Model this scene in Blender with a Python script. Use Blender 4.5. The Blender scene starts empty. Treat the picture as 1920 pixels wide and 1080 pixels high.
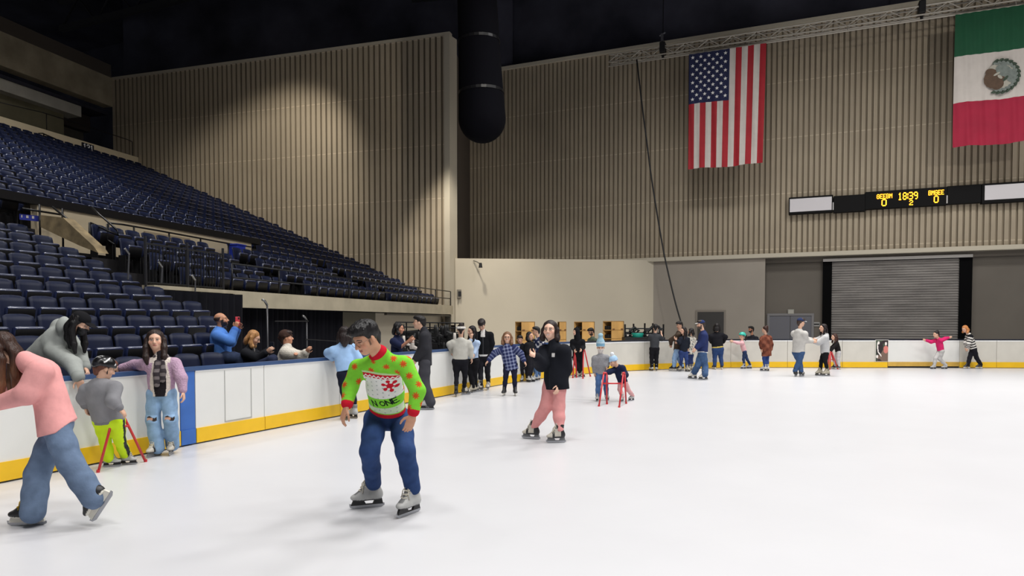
import bpy, bmesh, math, random
import numpy as np
random.seed(7); rng=np.random.default_rng(7)
S=bpy.context.scene
COL=S.collection
# ---------------------------------------------------------------- camera model (pixels are 1920x1080)
F=1280.; YAW=math.radians(22.9); PIT=math.radians(1.8); CX=960.; CY=604+F*math.tan(PIT); CH=1.64
V=lambda *a: np.array(a,float)
FH=V(-math.sin(YAW),math.cos(YAW),0); RT=V(math.cos(YAW),math.sin(YAW),0); UZ=V(0,0,1)
FWD=FH*math.cos(PIT)-UZ*math.sin(PIT); UPV=FH*math.sin(PIT)+UZ*math.cos(PIT); EYE=V(0,0,CH)
def ray(px,py): return FWD+(px-CX)/F*RT-(py-CY)/F*UPV
def ground(px,py,z=0.):
    d=ray(px,py); return EYE+d*(z-CH)/d[2]
def plane(px,py,p,n):
    d=ray(px,py); p=V(*p); n=V(*n); return EYE+d*np.dot(p-EYE,n)/np.dot(d,n)
def wallpt(px,py,a,b): return plane(px,py,(a[0],a[1],0),(-(b[1]-a[1]),b[0]-a[0],0))
def depth(px,py,Z):
    d=ray(px,py); return EYE+d*Z/np.dot(d,FH)
cam=bpy.data.objects.new('camera',bpy.data.cameras.new('camera')); COL.objects.link(cam)
cam.data.sensor_width=36; cam.data.lens=F/1920*36; cam.data.shift_y=(CY-540)/1920
cam.location=EYE; cam.rotation_euler=(math.pi/2-PIT,0,YAW); cam.data.clip_end=300
S.camera=cam
# ---------------------------------------------------------------- materials
def lin(c): return tuple(((x/255)/12.92 if x<=10.3 else ((x/255+.055)/1.055)**2.4) for x in c)
MATS={}
def mat(name,col=None,rough=.6,metal=0.,noise=0.,nscale=6.,bump=0.,bscale=60.,emit=0.,spec=.5,attr=False,stretch=None,coat=0.):
    if name in MATS: return MATS[name]
    m=bpy.data.materials.new(name); m.use_nodes=True; nt=m.node_tree; b=nt.nodes['Principled BSDF']
    b.inputs['Roughness'].default_value=rough; b.inputs['Metallic'].default_value=metal; b.inputs['Specular IOR Level'].default_value=spec
    if coat: b.inputs['Coat Weight'].default_value=coat
    tc=nt.nodes.new('ShaderNodeTexCoord'); vec=tc.outputs['Object']
    if stretch:
        mp=nt.nodes.new('ShaderNodeMapping'); mp.inputs['Scale'].default_value=stretch; nt.links.new(vec,mp.inputs['Vector']); vec=mp.outputs['Vector']
    if attr:
        a=nt.nodes.new('ShaderNodeAttribute'); a.attribute_name='Col'; src=a.outputs['Color']
    else:
        r=nt.nodes.new('ShaderNodeRGB'); r.outputs[0].default_value=(*lin(col),1); src=r.outputs[0]
    if noise:
        n=nt.nodes.new('ShaderNodeTexNoise'); n.inputs['Scale'].default_value=nscale; n.inputs['Detail'].default_value=5
        nt.links.new(vec,n.inputs['Vector'])
        mr=nt.nodes.new('ShaderNodeMapRange'); mr.inputs['From Min'].default_value=.3; mr.inputs['From Max'].default_value=.7
        mr.inputs['To Min'].default_value=1-noise; mr.inputs['To Max'].default_value=1+noise
        nt.links.new(n.outputs['Fac'],mr.inputs['Value'])
        vm=nt.nodes.new('ShaderNodeVectorMath'); vm.operation='SCALE'; nt.links.new(src,vm.inputs[0]); nt.links.new(mr.outputs[0],vm.inputs['Scale']); src=vm.outputs[0]
    nt.links.new(src,b.inputs['Base Color'])
    if emit:
        nt.links.new(src,b.inputs['Emission Color']); b.inputs['Emission Strength'].default_value=emit
    if bump:
        n=nt.nodes.new('ShaderNodeTexNoise'); n.inputs['Scale'].default_value=bscale; n.inputs['Detail'].default_value=3
        nt.links.new(vec,n.inputs['Vector'])
        bp=nt.nodes.new('ShaderNodeBump'); bp.inputs['Strength'].default_value=bump; bp.inputs['Distance'].default_value=.02
        nt.links.new(n.outputs['Fac'],bp.inputs['Height']); nt.links.new(bp.outputs['Normal'],b.inputs['Normal'])
    MATS[name]=m; return m
# ---------------------------------------------------------------- mesh helper
class MB:
    def __init__(s): s.v=[]; s.f=[]; s.m=[]
    def quad(s,pts,mi=0):
        o=len(s.v); s.v+= [tuple(map(float,p)) for p in pts]; s.f.append(tuple(range(o,o+len(pts)))); s.m.append(mi); return s
    def frame(s,c,ax,ay,az,hx,hy,hz,mi=0):
        c,ax,ay,az=[np.asarray(q,float) for q in (c,ax,ay,az)]; o=len(s.v)
        for k in range(8):
            s.v.append(tuple(c+ax*hx*(1 if k&1 else -1)+ay*hy*(1 if k&2 else -1)+az*hz*(1 if k&4 else -1)))
        for q in ((0,2,3,1),(4,5,7,6),(0,1,5,4),(2,6,7,3),(0,4,6,2),(1,3,7,5)): s.f.append(tuple(o+i for i in q)); s.m.append(mi)
        return s
    def box(s,lo,hi,mi=0):
        lo=V(*lo); hi=V(*hi); h=(hi-lo)/2; return s.frame((lo+hi)/2,(1,0,0),(0,1,0),(0,0,1),*h,mi)
    def wall(s,a,b,z0,z1,th,mi=0):      # vertical slab along a->b, thickness goes to the left of a->b (th may be negative)
        a=V(a[0],a[1],0); b=V(b[0],b[1],0); t=(b-a); L=np.linalg.norm(t); t/=L; n=V(-t[1],t[0],0)
        return s.frame((a+b)/2+n*th/2+UZ*(z0+z1)/2,t,n,UZ,L/2,abs(th)/2,(z1-z0)/2,mi)
    def prism(s,poly,d,mi=0):           # planar 3-D polygon extruded by vector d
        poly=[V(*p) for p in poly]; d=V(*d); n=len(poly); o=len(s.v)
        s.v+=[tuple(p) for p in poly]+[tuple(p+d) for p in poly]
        s.f.append(tuple(range(o+n-1,o-1,-1))); s.m.append(mi); s.f.append(tuple(range(o+n,o+2*n))); s.m.append(mi)
        for i in range(n): j=(i+1)%n; s.f.append((o+i,o+j,o+n+j,o+n+i)); s.m.append(mi)
        return s
    def tube(s,pts,r,n=8,mi=0,closed=False):
        pts=[V(*p) for p in pts]; K=len(pts); o=len(s.v)
        rr=r if hasattr(r,'__len__') else [r]*K
        for i,p in enumerate(pts):
            t=pts[min(i+1,K-1)]-pts[max(i-1,0)]; t/=np.linalg.norm(t)+1e-9
            u=np.cross(t,UZ if abs(t[2])<.9 else V(1,0,0)); u/=np.linalg.norm(u); w=np.cross(t,u)
            for k in range(n):
                a=2*math.pi*k/n; s.v.append(tuple(p+rr[i]*(u*math.cos(a)+w*math.sin(a))))
        for i in range(K-1):
            for k in range(n):
                k2=(k+1)%n; s.f.append((o+i*n+k,o+i*n+k2,o+(i+1)*n+k2,o+(i+1)*n+k)); s.m.append(mi)
        s.f.append(tuple(o+k for k in range(n))[::-1]); s.m.append(mi); s.f.append(tuple(o+(K-1)*n+k for k in range(n))); s.m.append(mi)
        return s
    def grid(s,P,mi=0,mfun=None):       # P[i][j] points
        P=np.asarray(P,float); a,b=P.shape[:2]; o=len(s.v); s.v+=[tuple(p) for p in P.reshape(-1,3)]
        for i in range(a-1):
            for j in range(b-1):
                s.f.append((o+i*b+j,o+(i+1)*b+j,o+(i+1)*b+j+1,o+i*b+j+1)); s.m.append(mfun(i,j) if mfun else mi)
        return s
    def build(s,name,mats,parent=None,loc=None,smooth=False,bevel=0,**kw):
        me=bpy.data.meshes.new(name); vv=np.array(s.v,float)
        if loc is not None: vv=vv-np.asarray(loc,float)
        me.from_pydata([tuple(p) for p in vv],[],s.f)
        for m in (mats if isinstance(mats,(list,tuple)) else [mats]): me.materials.append(m)
        me.polygons.foreach_set('material_index',s.m)
        if smooth: me.polygons.foreach_set('use_smooth',[True]*len(s.f))
        me.update(); o=bpy.data.objects.new(name,me); COL.objects.link(o)
        if bevel:
            md=o.modifiers.new('bevel','BEVEL'); md.width=bevel; md.segments=2; md.limit_method='ANGLE'
        if parent is not None: o.parent=parent
        elif loc is not None: o.location=loc
        tag(o,**kw); return o
def tag(o,label=None,cat=None,group=None,kind=None):
    for k,v in (('label',label),('category',cat),('group',group),('kind',kind)):
        if v: o[k]=v
    return o
def empty(name,loc,label=None,cat=None,group=None,rz=0,kind=None):
    o=bpy.data.objects.new(name,None); COL.objects.link(o); o.location=loc; o.rotation_euler=(0,0,rz); o.empty_display_size=.2
    return tag(o,label,cat,group,kind)
ORD=['first','second','third','fourth','fifth','sixth','seventh','eighth','ninth','tenth','eleventh','twelfth','thirteenth','fourteenth','fifteenth','sixteenth','seventeenth','eighteenth','nineteenth','twentieth']
def ordw(i):
    if i<20: return ORD[i]
    t=['twenty','thirty','forty','fifty'][(i+1)//10-2]; r=(i+1)%10
    return {'twenty':'twentieth','thirty':'thirtieth','forty':'fortieth','fifty':'fiftieth'}[t] if r==0 else t+'-'+ORD[r-1]
def bitmap(mb,rows,org,ux,uz,n,cell,mi=0,fill=.5):    # dots of a text bitmap as small square plates
    for r,row in enumerate(rows):
        for c,ch in enumerate(row):
            if ch=='#': mb.frame(org+ux*(c+.5)*cell-uz*(r+.5)*cell,ux,n,uz,cell*fill,.004,cell*fill,mi)
FONT={'0':'01110 10001 10001 10001 10001 10001 01110','1':'00100 01100 00100 00100 00100 00100 01110','2':'01110 10001 00001 00110 01000 10000 11111',
'3':'11110 00001 00001 01110 00001 00001 11110','8':'01110 10001 10001 01110 10001 10001 01110','9':'01110 10001 10001 01111 00001 00001 00110',
':':'0 1 1 0 1 1 0','G':'01110 10001 10000 10111 10001 10001 01110','E':'11111 10000 10000 11110 10000 10000 11111','B':'11110 10001 10001 11110 10001 10001 11110','M':'10001 11011 10101 10101 10001 10001 10001'}
def textrows(t,gap=1):
    rows=['']*7
    for i,ch in enumerate(t):
        for r,b in enumerate(FONT[ch].split()): rows[r]+=b.replace('1','#').replace('0','.')+('.'*gap if i<len(t)-1 else '')
    return rows
# ---------------------------------------------------------------- the hall
A=V(-14.97,28.09,0); B=V(-34.65,26.13,0); YW=33.0; ZT=14.75; ZL=4.62
BE0=V(-14.9,28.45,0); BE1=V(-6.52,32.96,0)
M_ICE=mat('ice',(205,205,208),.32,noise=.018,nscale=.9,bump=.05,bscale=9,spec=.35)
M_RIB=mat('ribbed_wall',(164,151,130),.75,noise=.1,nscale=.55,bump=.08,bscale=40)
M_RIB2=mat('ribbed_wall_block',(176,162,140),.75,noise=.08,nscale=.5,bump=.08,bscale=40)
M_GRV=mat('rib_groove_shade',(128,116,97),.85,noise=.12,nscale=.6)  # grooves painted darker to strengthen the shading between ribs
M_BEIGE=mat('beige_paint',(188,179,160),.7,noise=.03,nscale=.7)
M_GREY=mat('grey_block_wall',(150,142,131),.75,noise=.05,nscale=.7,bump=.05,bscale=30)
M_DGREY=mat('dark_block_wall',(98,92,84),.8,noise=.08,nscale=.6,bump=.05,bscale=30)
M_CONC=mat('concrete',(176,166,143),.8,noise=.14,nscale=1.6,bump=.1,bscale=14)
M_CONCD=mat('old_concrete',(160,148,124),.85,noise=.22,nscale=1.2,bump=.1,bscale=10)
M_BLACK=mat('black_paint',(16,16,18),.6)
M_SOOT=mat('black_ceiling',(58,58,68),.95,noise=.5,nscale=.35,spec=.1)
M_CURT=mat('black_curtain',(15,15,22),.9,noise=.2,nscale=2,spec=.2)
M_RAIL=mat('black_steel',(20,20,23),.4,metal=.3)
M_STEEL=mat('bright_steel',(150,150,150),.35,metal=.9)
M_TREAD=mat('dark_tread',(42,40,42),.85,noise=.15,nscale=2)
MB().box((-60,-30,-.2),(60,60,0)).build('floor',M_ICE,kind='structure')
for _m in (M_RIB,M_RIB2):      # faint pale joints across the sheets
    nt=_m.node_tree; b_=nt.nodes['Principled BSDF']; src=b_.inputs['Base Color'].links[0].from_socket; tc_=nt.nodes['Texture Coordinate']
    sp_=nt.nodes.new('ShaderNodeSeparateXYZ'); nt.links.new(tc_.outputs['Object'],sp_.inputs[0])
    md_=nt.nodes.new('ShaderNodeMath'); md_.operation='PINGPONG'; md_.inputs[1].default_value=1.23; nt.links.new(sp_.outputs['Z'],md_.inputs[0])
    lt=nt.nodes.new('ShaderNodeMath'); lt.operation='LESS_THAN'; lt.inputs[1].default_value=.022; nt.links.new(md_.outputs[0],lt.inputs[0])
    ad=nt.nodes.new('ShaderNodeMath'); ad.operation='MULTIPLY_ADD'; ad.inputs[1].default_value=.35; ad.inputs[2].default_value=1; nt.links.new(lt.outputs[0],ad.inputs[0])
    sc_=nt.nodes.new('ShaderNodeVectorMath'); sc_.operation='SCALE'; nt.links.new(src,sc_.inputs[0]); nt.links.new(ad.outputs[0],sc_.inputs['Scale']); nt.links.new(sc_.outputs[0],b_.inputs['Base Color'])
def ribs(a,b,z0,z1,pitch,dep,name,m,zb=None):
    a=V(*a[:2],0); b=V(*b[:2],0); t=b-a; L=np.linalg.norm(t); t/=L; n=V(-t[1],t[0],0)
    prof=[]; x=0; mf=lambda i,j:(1 if j%4==1 or (j%4==0 and False) else 0)
    while x<L-pitch:
        for fx,d in ((0,0),(.66,0),(.72,dep),(.94,dep)): prof.append((x+fx*pitch,d))
        x+=pitch
    prof.append((L,0)); P=[[a+t*x+n*d+UZ*z for x,d in prof] for z in (z0,z1)]
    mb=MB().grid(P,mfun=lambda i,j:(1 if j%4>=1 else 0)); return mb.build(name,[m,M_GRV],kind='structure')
# far end wall: ribbed upper part (front face towards the rink), grey block below
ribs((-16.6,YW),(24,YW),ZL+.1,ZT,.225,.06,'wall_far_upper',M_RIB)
MB().box((-16.6,YW-.12,ZT),(24,YW+.2,ZT+.16)).build('trim_1',mat('trim_beige',(186,178,160),.7),kind='structure')
MB().box((-9,YW-.2,ZL-.08),(24,YW+.25,ZL+.1)).build('trim_2',MATS['trim_beige'],kind='structure')
MB().box((-9,YW-.05,0),(-1.5,YW+.2,ZL-.08)).build('wall_far_left',M_GREY,kind='structure')
MB().box((-1.5,YW+.35,0),(24,YW+.6,ZL-.08)).box((-1.5,YW+.2,ZL-.3),(24,YW+.35,ZL-.08)).build('wall_far_right',M_DGREY,kind='structure')
MB().wall(BE0,BE1,0,ZL,.3).build('wall_storage',M_BEIGE,kind='structure')
MB().wall(A+V(-.3,.5,0),(-16.6,YW+.05),0,ZT-.3,-.2).build('wall_return',mat('brown_wall',(84,74,64),.85),kind='structure')
MB().box((-60,YW+.7,0),(60,YW+1.2,30)).build('wall_back',M_SOOT,kind='structure')
# left block wall, closing the seating bowl
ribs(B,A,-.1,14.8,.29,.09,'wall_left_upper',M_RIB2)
E_=depth(857,300,32.25); E_[2]=0
e=MB(); td=(A-B)/np.linalg.norm(A-B); nd=V(td[1],-td[0],0)
e.prism([A+nd*.03-td*.28+UZ*2.2,A+nd*.03+UZ*2.2,A+nd*.03+UZ*14.82,A+nd*.03-td*.28+UZ*14.82],(-nd)*.25)
e.prism([A+UZ*1.5,E_+UZ*1.5,E_+UZ*14.8,A+UZ*14.8],V(-.25,0,0))
e.build('trim_3',M_BEIGE,kind='structure')
MB().wall(B-td*.3,A,14.8,14.95,.3).build('trim_4',M_BEIGE,kind='structure')
MB().box((-60,-25,21),(60,50,21.4)).build('ceiling',M_SOOT,kind='structure')
MB().wall(B+V(-1,1.5,0),(-14,33.2),14.9,21,.3).build('wall_upper_dark',M_SOOT,kind='structure')
cb=MB()
for k in range(7):
    y=2+k*5.0; cb.box((-40,y-.15,18.6),(30,y+.15,18.9)); cb.box((-40,y-.15,20.2),(30,y+.15,20.5))
    for x in range(-40,30,3): cb.tube([(x,y,18.7),(x+1.5,y,20.3),(x+3,y,18.7)],.06,5)
cb.build('roof_truss',mat('roof_steel',(30,30,34),.8),kind='structure')
# ---------------------------------------------------------------- dasher boards
pathpts=[(-7.47,-4),(-7.47,0),(-7.47,4),(-7.46,7),(-7.37,10),(-7.26,13),(-7.1,17),(-6.35,20.4),(-4.87,23.1),(-2.46,25.4),(-.6,26.35),(1.76,27.25),(3.6,28.05),(6.99,29.3),(9.6,30.0),(12.5,30.6),(15,30.9)]
def catmull(P,n=12):
    P=[V(*p) for p in P]; out=[]
    for i in range(len(P)-1):
        p0=P[max(i-1,0)];p1=P[i];p2=P[i+1];p3=P[min(i+2,len(P)-1)]
        for k in range(n):
            t=k/n; out.append(.5*((2*p1)+(-p0+p2)*t+(2*p0-5*p1+4*p2-p3)*t*t+(-p0+3*p1-3*p2+p3)*t**3))
    return np.array(out+[P[-1]])
BP=catmull(pathpts); BL=np.r_[0,np.cumsum(np.linalg.norm(np.diff(BP,axis=0),axis=1))]
def bpos(s): return V(np.interp(s,BL,BP[:,0]),np.interp(s,BL,BP[:,1]),0)
def bdir(s): d=bpos(s+.15)-bpos(s-.15); return d/np.linalg.norm(d)
def bs(px,py):
    g=ground(px,py); i=np.argmin((BP[:,0]-g[0])**2+(BP[:,1]-g[1])**2); return BL[i]
M_BOARD=mat('white_board',(226,226,222),.35,noise=.02,nscale=2.5)
M_BOARD2=mat('white_board_old',(208,204,194),.4,noise=.05,nscale=2.0)
M_KICK=mat('yellow_kick',(238,190,28),.4,noise=.05,nscale=3)
M_KICKD=mat('worn_yellow_kick',(205,165,75),.5,noise=.12,nscale=4)
M_CAPB=mat('blue_cap',(54,80,122),.35,noise=.06,nscale=5)
M_CAPD=mat('dark_cap',(32,36,48),.4)
M_BLUE=mat('blue_pad',(56,106,184),.4,noise=.12,nscale=3)
M_SEAM=mat('seam_grey',(172,172,168),.7)  # light grey of the hatch outline
HB=1.02
def strip(mb,s0,s1,z0,z1,d0,d1,mi=0,n=None):
    n=n or max(2,int((s1-s0)/.25)); ss=np.linspace(s0,s1,n+1)
    for a,b in zip(ss[:-1],ss[1:]):
        pa,pb=bpos(a),bpos(b); na=bdir(a); nb=bdir(b); na=V(na[1],-na[0],0); nb=V(nb[1],-nb[0],0)   # towards the ice
        q=[pa+na*d1,pb+nb*d1,pb+nb*d0,pa+na*d0]
        mb.prism([p+UZ*z0 for p in q],UZ*(z1-z0),mi)
sP0,sP1=bs(336,839),bs(369,832); sD=bs(506,807); sG0,sG1=bs(1664,690),bs(1792,690)
cuts=[bs(0,909)-1.3]; 
for tgt in (sP0,sP1,sD,bs(640,781),bs(811,748),bs(905,729),bs(970,716.6),BL[np.argmin(abs(BP[:,1]-20.5))],BL[np.argmin(abs(BP[:,1]-23.2))],bs(1290,691.5),bs(1373,690),bs(1480,690),bs(1575,690),sG0,sG1,bs(1873,690)): cuts.append(tgt)
cuts=sorted(cuts); cuts=[c for i,c in enumerate(cuts) if i==0 or c-cuts[i-1]>.2]; cuts+=[cuts[-1]+2.2,cuts[-1]+4.4]
k0=cuts[0]; extra=[]; 
while cuts[1]-cuts[0]>2.6: cuts.insert(1,cuts[1]-2.4)
desc={}
nb=len(cuts)-1; nd_=0
for i in range(nb):
    a,b=cuts[i],cuts[i+1]; mid=(a+b)/2; far=bpos(mid)[1]>21.5; pad=abs(a-sP0)<.05; gate=abs(a-sG0)<.05
    if pad: lab,nm='blue padded board strip beside the woman in lilac jacket','board_pad'
    elif gate: lab,nm='white rink gate with worn yellow kick plate right of the poster','rink_gate'
    else: lab,nm='white dasher board panel, %s along the rink edge from the camera side'%ordw(nd_),'dasher_board'; nd_+=1
    root=empty(nm,tuple(bpos(mid)),lab,'board' if not gate else 'gate',None if (pad or gate) else 'dasher boards around the rink')
    L=tuple(bpos(mid)); g=.006; zb=.02 if not gate else .06
    m=MB(); strip(m,a+g,b-g,zb,HB-.03,-.1,0); m.build('panel',M_BLUE if pad else (M_BOARD2 if far and not gate else M_BOARD),root,L)
    m=MB(); strip(m,a+g,b-g,zb,.215,.0,.014 if not pad else .012); m.build('kick_plate',M_BLUE if pad else (M_KICKD if gate else M_KICK),root,L)
    m=MB(); strip(m,a,b,HB-.03,HB+(.012 if far else .02),-.12,.012); m.build('cap_rail',M_CAPB if not far else M_CAPD,root,L)
    if not far and not pad:
        m=MB(); strip(m,a+g,b-g,HB-.045,HB-.03,-.05,.006); m.build('top_edge',mat('white_edge',(245,245,245),.3),root,L)
    if far:
        m=MB(); strip(m,a+g,b-g,HB-.07,HB-.03,-.05,.006); m.build('top_edge',mat('white_edge',(245,245,245),.3),root,L)
    if gate:
        m=MB(); strip(m,a+g,b-g,.0,.06,-.05,-.02); m.build('gate_gap',M_BLACK,root,L)
        m=MB(); strip(m,a-.03,a+.01,.02,HB-.01,-.04,.004,n=2); m.build('side_gap',M_BLACK,root,L)  # black strip stands in for the dark gap at the gate's left
    if abs(a-sP1)<.05:   # service hatch outlined in the panel
        h0,h1=bs(421,822),bs(487,811); m=MB(); strip(m,h0,h1,.235,.25,0,.007); strip(m,h0,h0+.012,.235,HB-.06,0,.005,n=2); strip(m,h1-.012,h1,.235,HB-.06,0,.005,n=2)
        m.build('hatch_outline',M_SEAM,root,L)
# poster on the board left of the gate
sA,sB=bs(1640,690),bs(1663,690)
pa,pb=bpos(sA),bpos(sB); t=(pb-pa)/np.linalg.norm(pb-pa); n=V(t[1],-t[0],0); W=np.linalg.norm(pb-pa); Hh=.76
N=60; gx=[[pa+t*W*i/30+n*.02+UZ*(.235+Hh*j/45) for j in range(46)] for i in range(31)]
pal=[lin(c) for c in ((205,196,188),(44,36,38),(120,98,86),(214,128,118),(240,232,226),(95,110,84),(160,120,100))]
pm=[mat('poster_tone',(205,196,188),.5)]+[mat('poster_'+q,c,.5) for q,c in (('dark',(44,36,38)),('brown',(120,98,86)),('pink',(214,128,118)),('white',(240,232,226)),('green',(70,82,66)))]
def pcol(i,j):
    u=i/30; v=j/45
    def el(x,y,a,b,r=0):
        c,s=math.cos(r),math.sin(r); dx,dy=u-x,(v-y)*1.7; return ((dx*c+dy*s)/a)**2+((-dx*s+dy*c)/b)**2<1
    if el(.2,.86,.09,.13): return 4
    if el(.8,.82,.1,.13): return 4
    if el(.62,.9,.14,.13) or el(.78,.87,.16,.17): return 1
    if el(.14,.62,.05,.4,.1) or el(.32,.33,.05,.25,.6) or el(.1,.22,.1,.12): return 4
    if el(.8,.55,.2,.3): return 3
    if el(.3,.6,.26,.55,-.2): return 1
    if el(.55,.75,.2,.3): return 5
    if el(.62,.25,.35,.42): return 2
    if el(.45,.06,.35,.1): return 1
    return 2 if v<.5 and u>.1 else (5 if u<.6 else 1)
po=empty('poster',tuple(pa),'small dark poster showing people, fixed to the boards left of the gate','poster')
MB().grid(gx,mfun=pcol).build('picture',pm,po,tuple(pa))
q=MB(); strip(q,sA-.02,sB+.02,.22,.235+Hh+.015,.012,.018,n=2); q.build('backing',mat('poster_edge',(225,220,212),.5),po,tuple(pa))
# ---------------------------------------------------------------- far wall fittings
def fpt(px,py,y=YW): return plane(px,py,(0,y,0),(0,1,0))
d0,d1=fpt(1308,585,YW-.05),fpt(1357,640,YW-.05)
MB().box((d0[0],YW-.09,0),(d1[0],YW-.04,d0[2])).build('door_1',mat('dark_door',(58,56,54),.5),kind='structure')
MB().box((d0[0]-.08,YW-.1,0),(d0[0],YW-.04,d0[2]+.08)).box((d1[0],YW-.1,0),(d1[0]+.08,YW-.04,d0[2]+.08)).box((d0[0],YW-.1,d0[2]),(d1[0],YW-.04,d0[2]+.08)).build('trim_5',mat('door_frame_grey',(128,120,110),.6),kind='structure')
d0,d1=fpt(1443,592,YW+.33),fpt(1521,640,YW+.33); yw=YW+.35; mid=(d0[0]+d1[0])/2
MB().box((d0[0],yw-.04,0),(mid-.01,yw,d0[2])).box((mid+.01,yw-.04,0),(d1[0],yw,d0[2])).build('door_2',mat('grey_door',(98,98,104),.5),kind='structure')
MB().box((d0[0]-.1,yw-.07,0),(d0[0],yw,d0[2]+.1)).box((d1[0],yw-.07,0),(d1[0]+.1,yw,d0[2]+.1)).box((d0[0],yw-.07,d0[2]),(d1[0],yw,d0[2]+.1)).build('trim_6',mat('door_frame_light',(118,116,116),.5),kind='structure')
q0,q1=fpt(1477,580,yw),fpt(1489,589,yw)
sg=empty('exit_sign',(q0[0],yw,q1[2]),'small pale box sign above the grey double door','sign')
MB().box((q0[0],yw-.08,q1[2]),(q1[0],yw-.02,q0[2])).build('sign_box',mat('pale_sign',(140,138,130),.5),sg,(q0[0],yw,q1[2]),bevel=.01)
MB().box((q0[0]+.03,yw-.085,q1[2]+.03),(q1[0]-.03,yw-.08,q0[2]-.03)).build('sign_face',mat('pale_sign_face',(165,162,152),.4),sg,(q0[0],yw,q1[2]))
q0,q1=fpt(1525,604,yw),fpt(1537,612,yw)
sg=empty('wall_notice',(q0[0],yw,q1[2]),'small grey notice with dark band right of the double door','sign')
MB().box((q0[0],yw-.03,q1[2]),(q1[0],yw-.01,q0[2])).build('plate',mat('notice_grey',(150,148,144),.5),sg,(q0[0],yw,q1[2]))
MB().box((q0[0]+.02,yw-.034,(q0[2]+q1[2])/2-.03),(q1[0]-.02,yw-.03,(q0[2]+q1[2])/2+.03)).build('band',M_BLACK,sg,(q0[0],yw,q1[2]))
# roller door
r0,r1=fpt(1558,482,yw),fpt(1802,478,yw); rd=empty('roller_door',(r0[0],yw,0),'wide corrugated grey metal roller door on the far wall','door')
zz=np.arange(0,4.3,.105); P=[]
for z in zz:
    for k,(dz,dy) in enumerate(((0,0),(.03,.035),(.07,.035))): P.append([(x,yw-.14+dy,z+dz) for x in np.linspace(r0[0]-.05,r1[0]+.05,13)])
M_ROLL=mat('roller_metal',(128,124,120),.5,metal=.25,noise=.28,nscale=2.2,stretch=(.35,1,2.6))
MB().grid(P).build('curtain',M_ROLL,rd,(r0[0],yw,0))
c0,c1,c2,c3=fpt(1543,487,yw)[0],fpt(1560,487,yw)[0],fpt(1798,480,yw)[0],fpt(1822,475,yw)[0]
MB().box((c0,yw-.2,0),(c1,yw-.02,4.32)).build('side_guide',mat('deep_black',(4,4,5),.9,spec=.1),rd,(r0[0],yw,0))
MB().box((c2,yw-.2,0),(c3,yw-.02,4.32)).build('side_guide',MATS['deep_black'],rd,(r0[0],yw,0))
MB().box((c0,yw-.24,4.3),(c3,yw-.02,4.42)).build('header',mat('header_grey',(178,174,170),.4),rd,(r0[0],yw,0))
MB().box((c1,yw-.17,0),(c2,yw-.04,.9)).build('bottom_bar',mat('bottom_bar',(62,58,60),.6,noise=.15,nscale=2),rd,(r0[0],yw,0))
# security camera and junction box on the storage wall
n=V(BE1[1]-BE0[1],-(BE1[0]-BE0[0]),0); n/=np.linalg.norm(n); tw=(BE1-BE0)/np.linalg.norm(BE1-BE0)
a=wallpt(888,489,BE0,BE1)+n*.05; b=wallpt(900,497,BE0,BE1)+n*.5
sc=empty('security_camera',tuple(a),'small security camera on an arm at the top of the beige storage wall','camera')
MB().tube([a,(a+b)/2+UZ*.03,b],.03,8).build('arm',mat('arm_grey',(120,116,106),.5),sc,tuple(a))
MB().tube([b+UZ*.06,b-UZ*.16],[.06,.09],10).build('housing',M_BLACK,sc,tuple(a))
a=wallpt(861,551,BE0,BE1)
jb=empty('alarm_box',tuple(a),'small grey alarm box with dark front at the left end of the storage wall','box')
MB().frame(a+n*.06,tw,n,UZ,.1,.06,.2).build('case',mat('box_grey',(120,114,102),.5),jb,tuple(a),bevel=.01)
MB().frame(a+n*.13+tw*.02,tw,n,UZ,.07,.012,.11).build('front',M_BLACK,jb,tuple(a))
MB().tube([a+n*.05-UZ*.2,a+n*.05-UZ*.5-tw*.06],.012,6).build('conduit',MATS['box_grey'],jb,tuple(a))
# ---------------------------------------------------------------- truss, hoists, duct, cable
YT=31.6
t0=plane(1143,112,(0,YT,0),(0,1,0)); zt=t0[2]; x0=t0[0]; x1=15.
tr=empty('lighting_truss',(x0,YT,zt),'long aluminium box truss hanging level in front of the far wall','truss')
M_TR=mat('truss_metal',(190,184,172),.5)
for nm,dy,dz in (('chord',-.17,.17),('chord',-.17,-.17),('chord',.17,.17),('chord',.17,-.17)):
    MB().tube([(x0,YT+dy,zt+dz),(x1,YT+dy,zt+dz)],.035,8).build(nm,M_TR,tr,(x0,YT,zt),smooth=True)
m=MB(); x=x0; up=1
while x<x1-.5:
    for dy in (-.17,.17): m.tube([(x,YT+dy,zt-.17*up),(x+.5,YT+dy,zt+.17*up)],.018,6)
    for dz in (-.17,.17): m.tube([(x,YT-.17*up,zt+dz),(x+.5,YT+.17*up,zt+dz)],.016,6)
    x+=.5; up=-up
m.build('lattice',M_TR,tr,(x0,YT,zt))
m=MB().tube([(x0,YT-.3,zt-.42),(x1,YT-.3,zt-.42)],.03,8)
m.build('flag_pipe',M_TR,tr,(x0,YT,zt),smooth=True)
m=MB(); 
for k in range(12): m.tube([(x0+.5+k*1.9,YT-.17,zt-.17),(x0+.5+k*1.9,YT-.3,zt-.42)],.015,5)
m.build('hanger',M_TR,tr,(x0,YT,zt))
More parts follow.
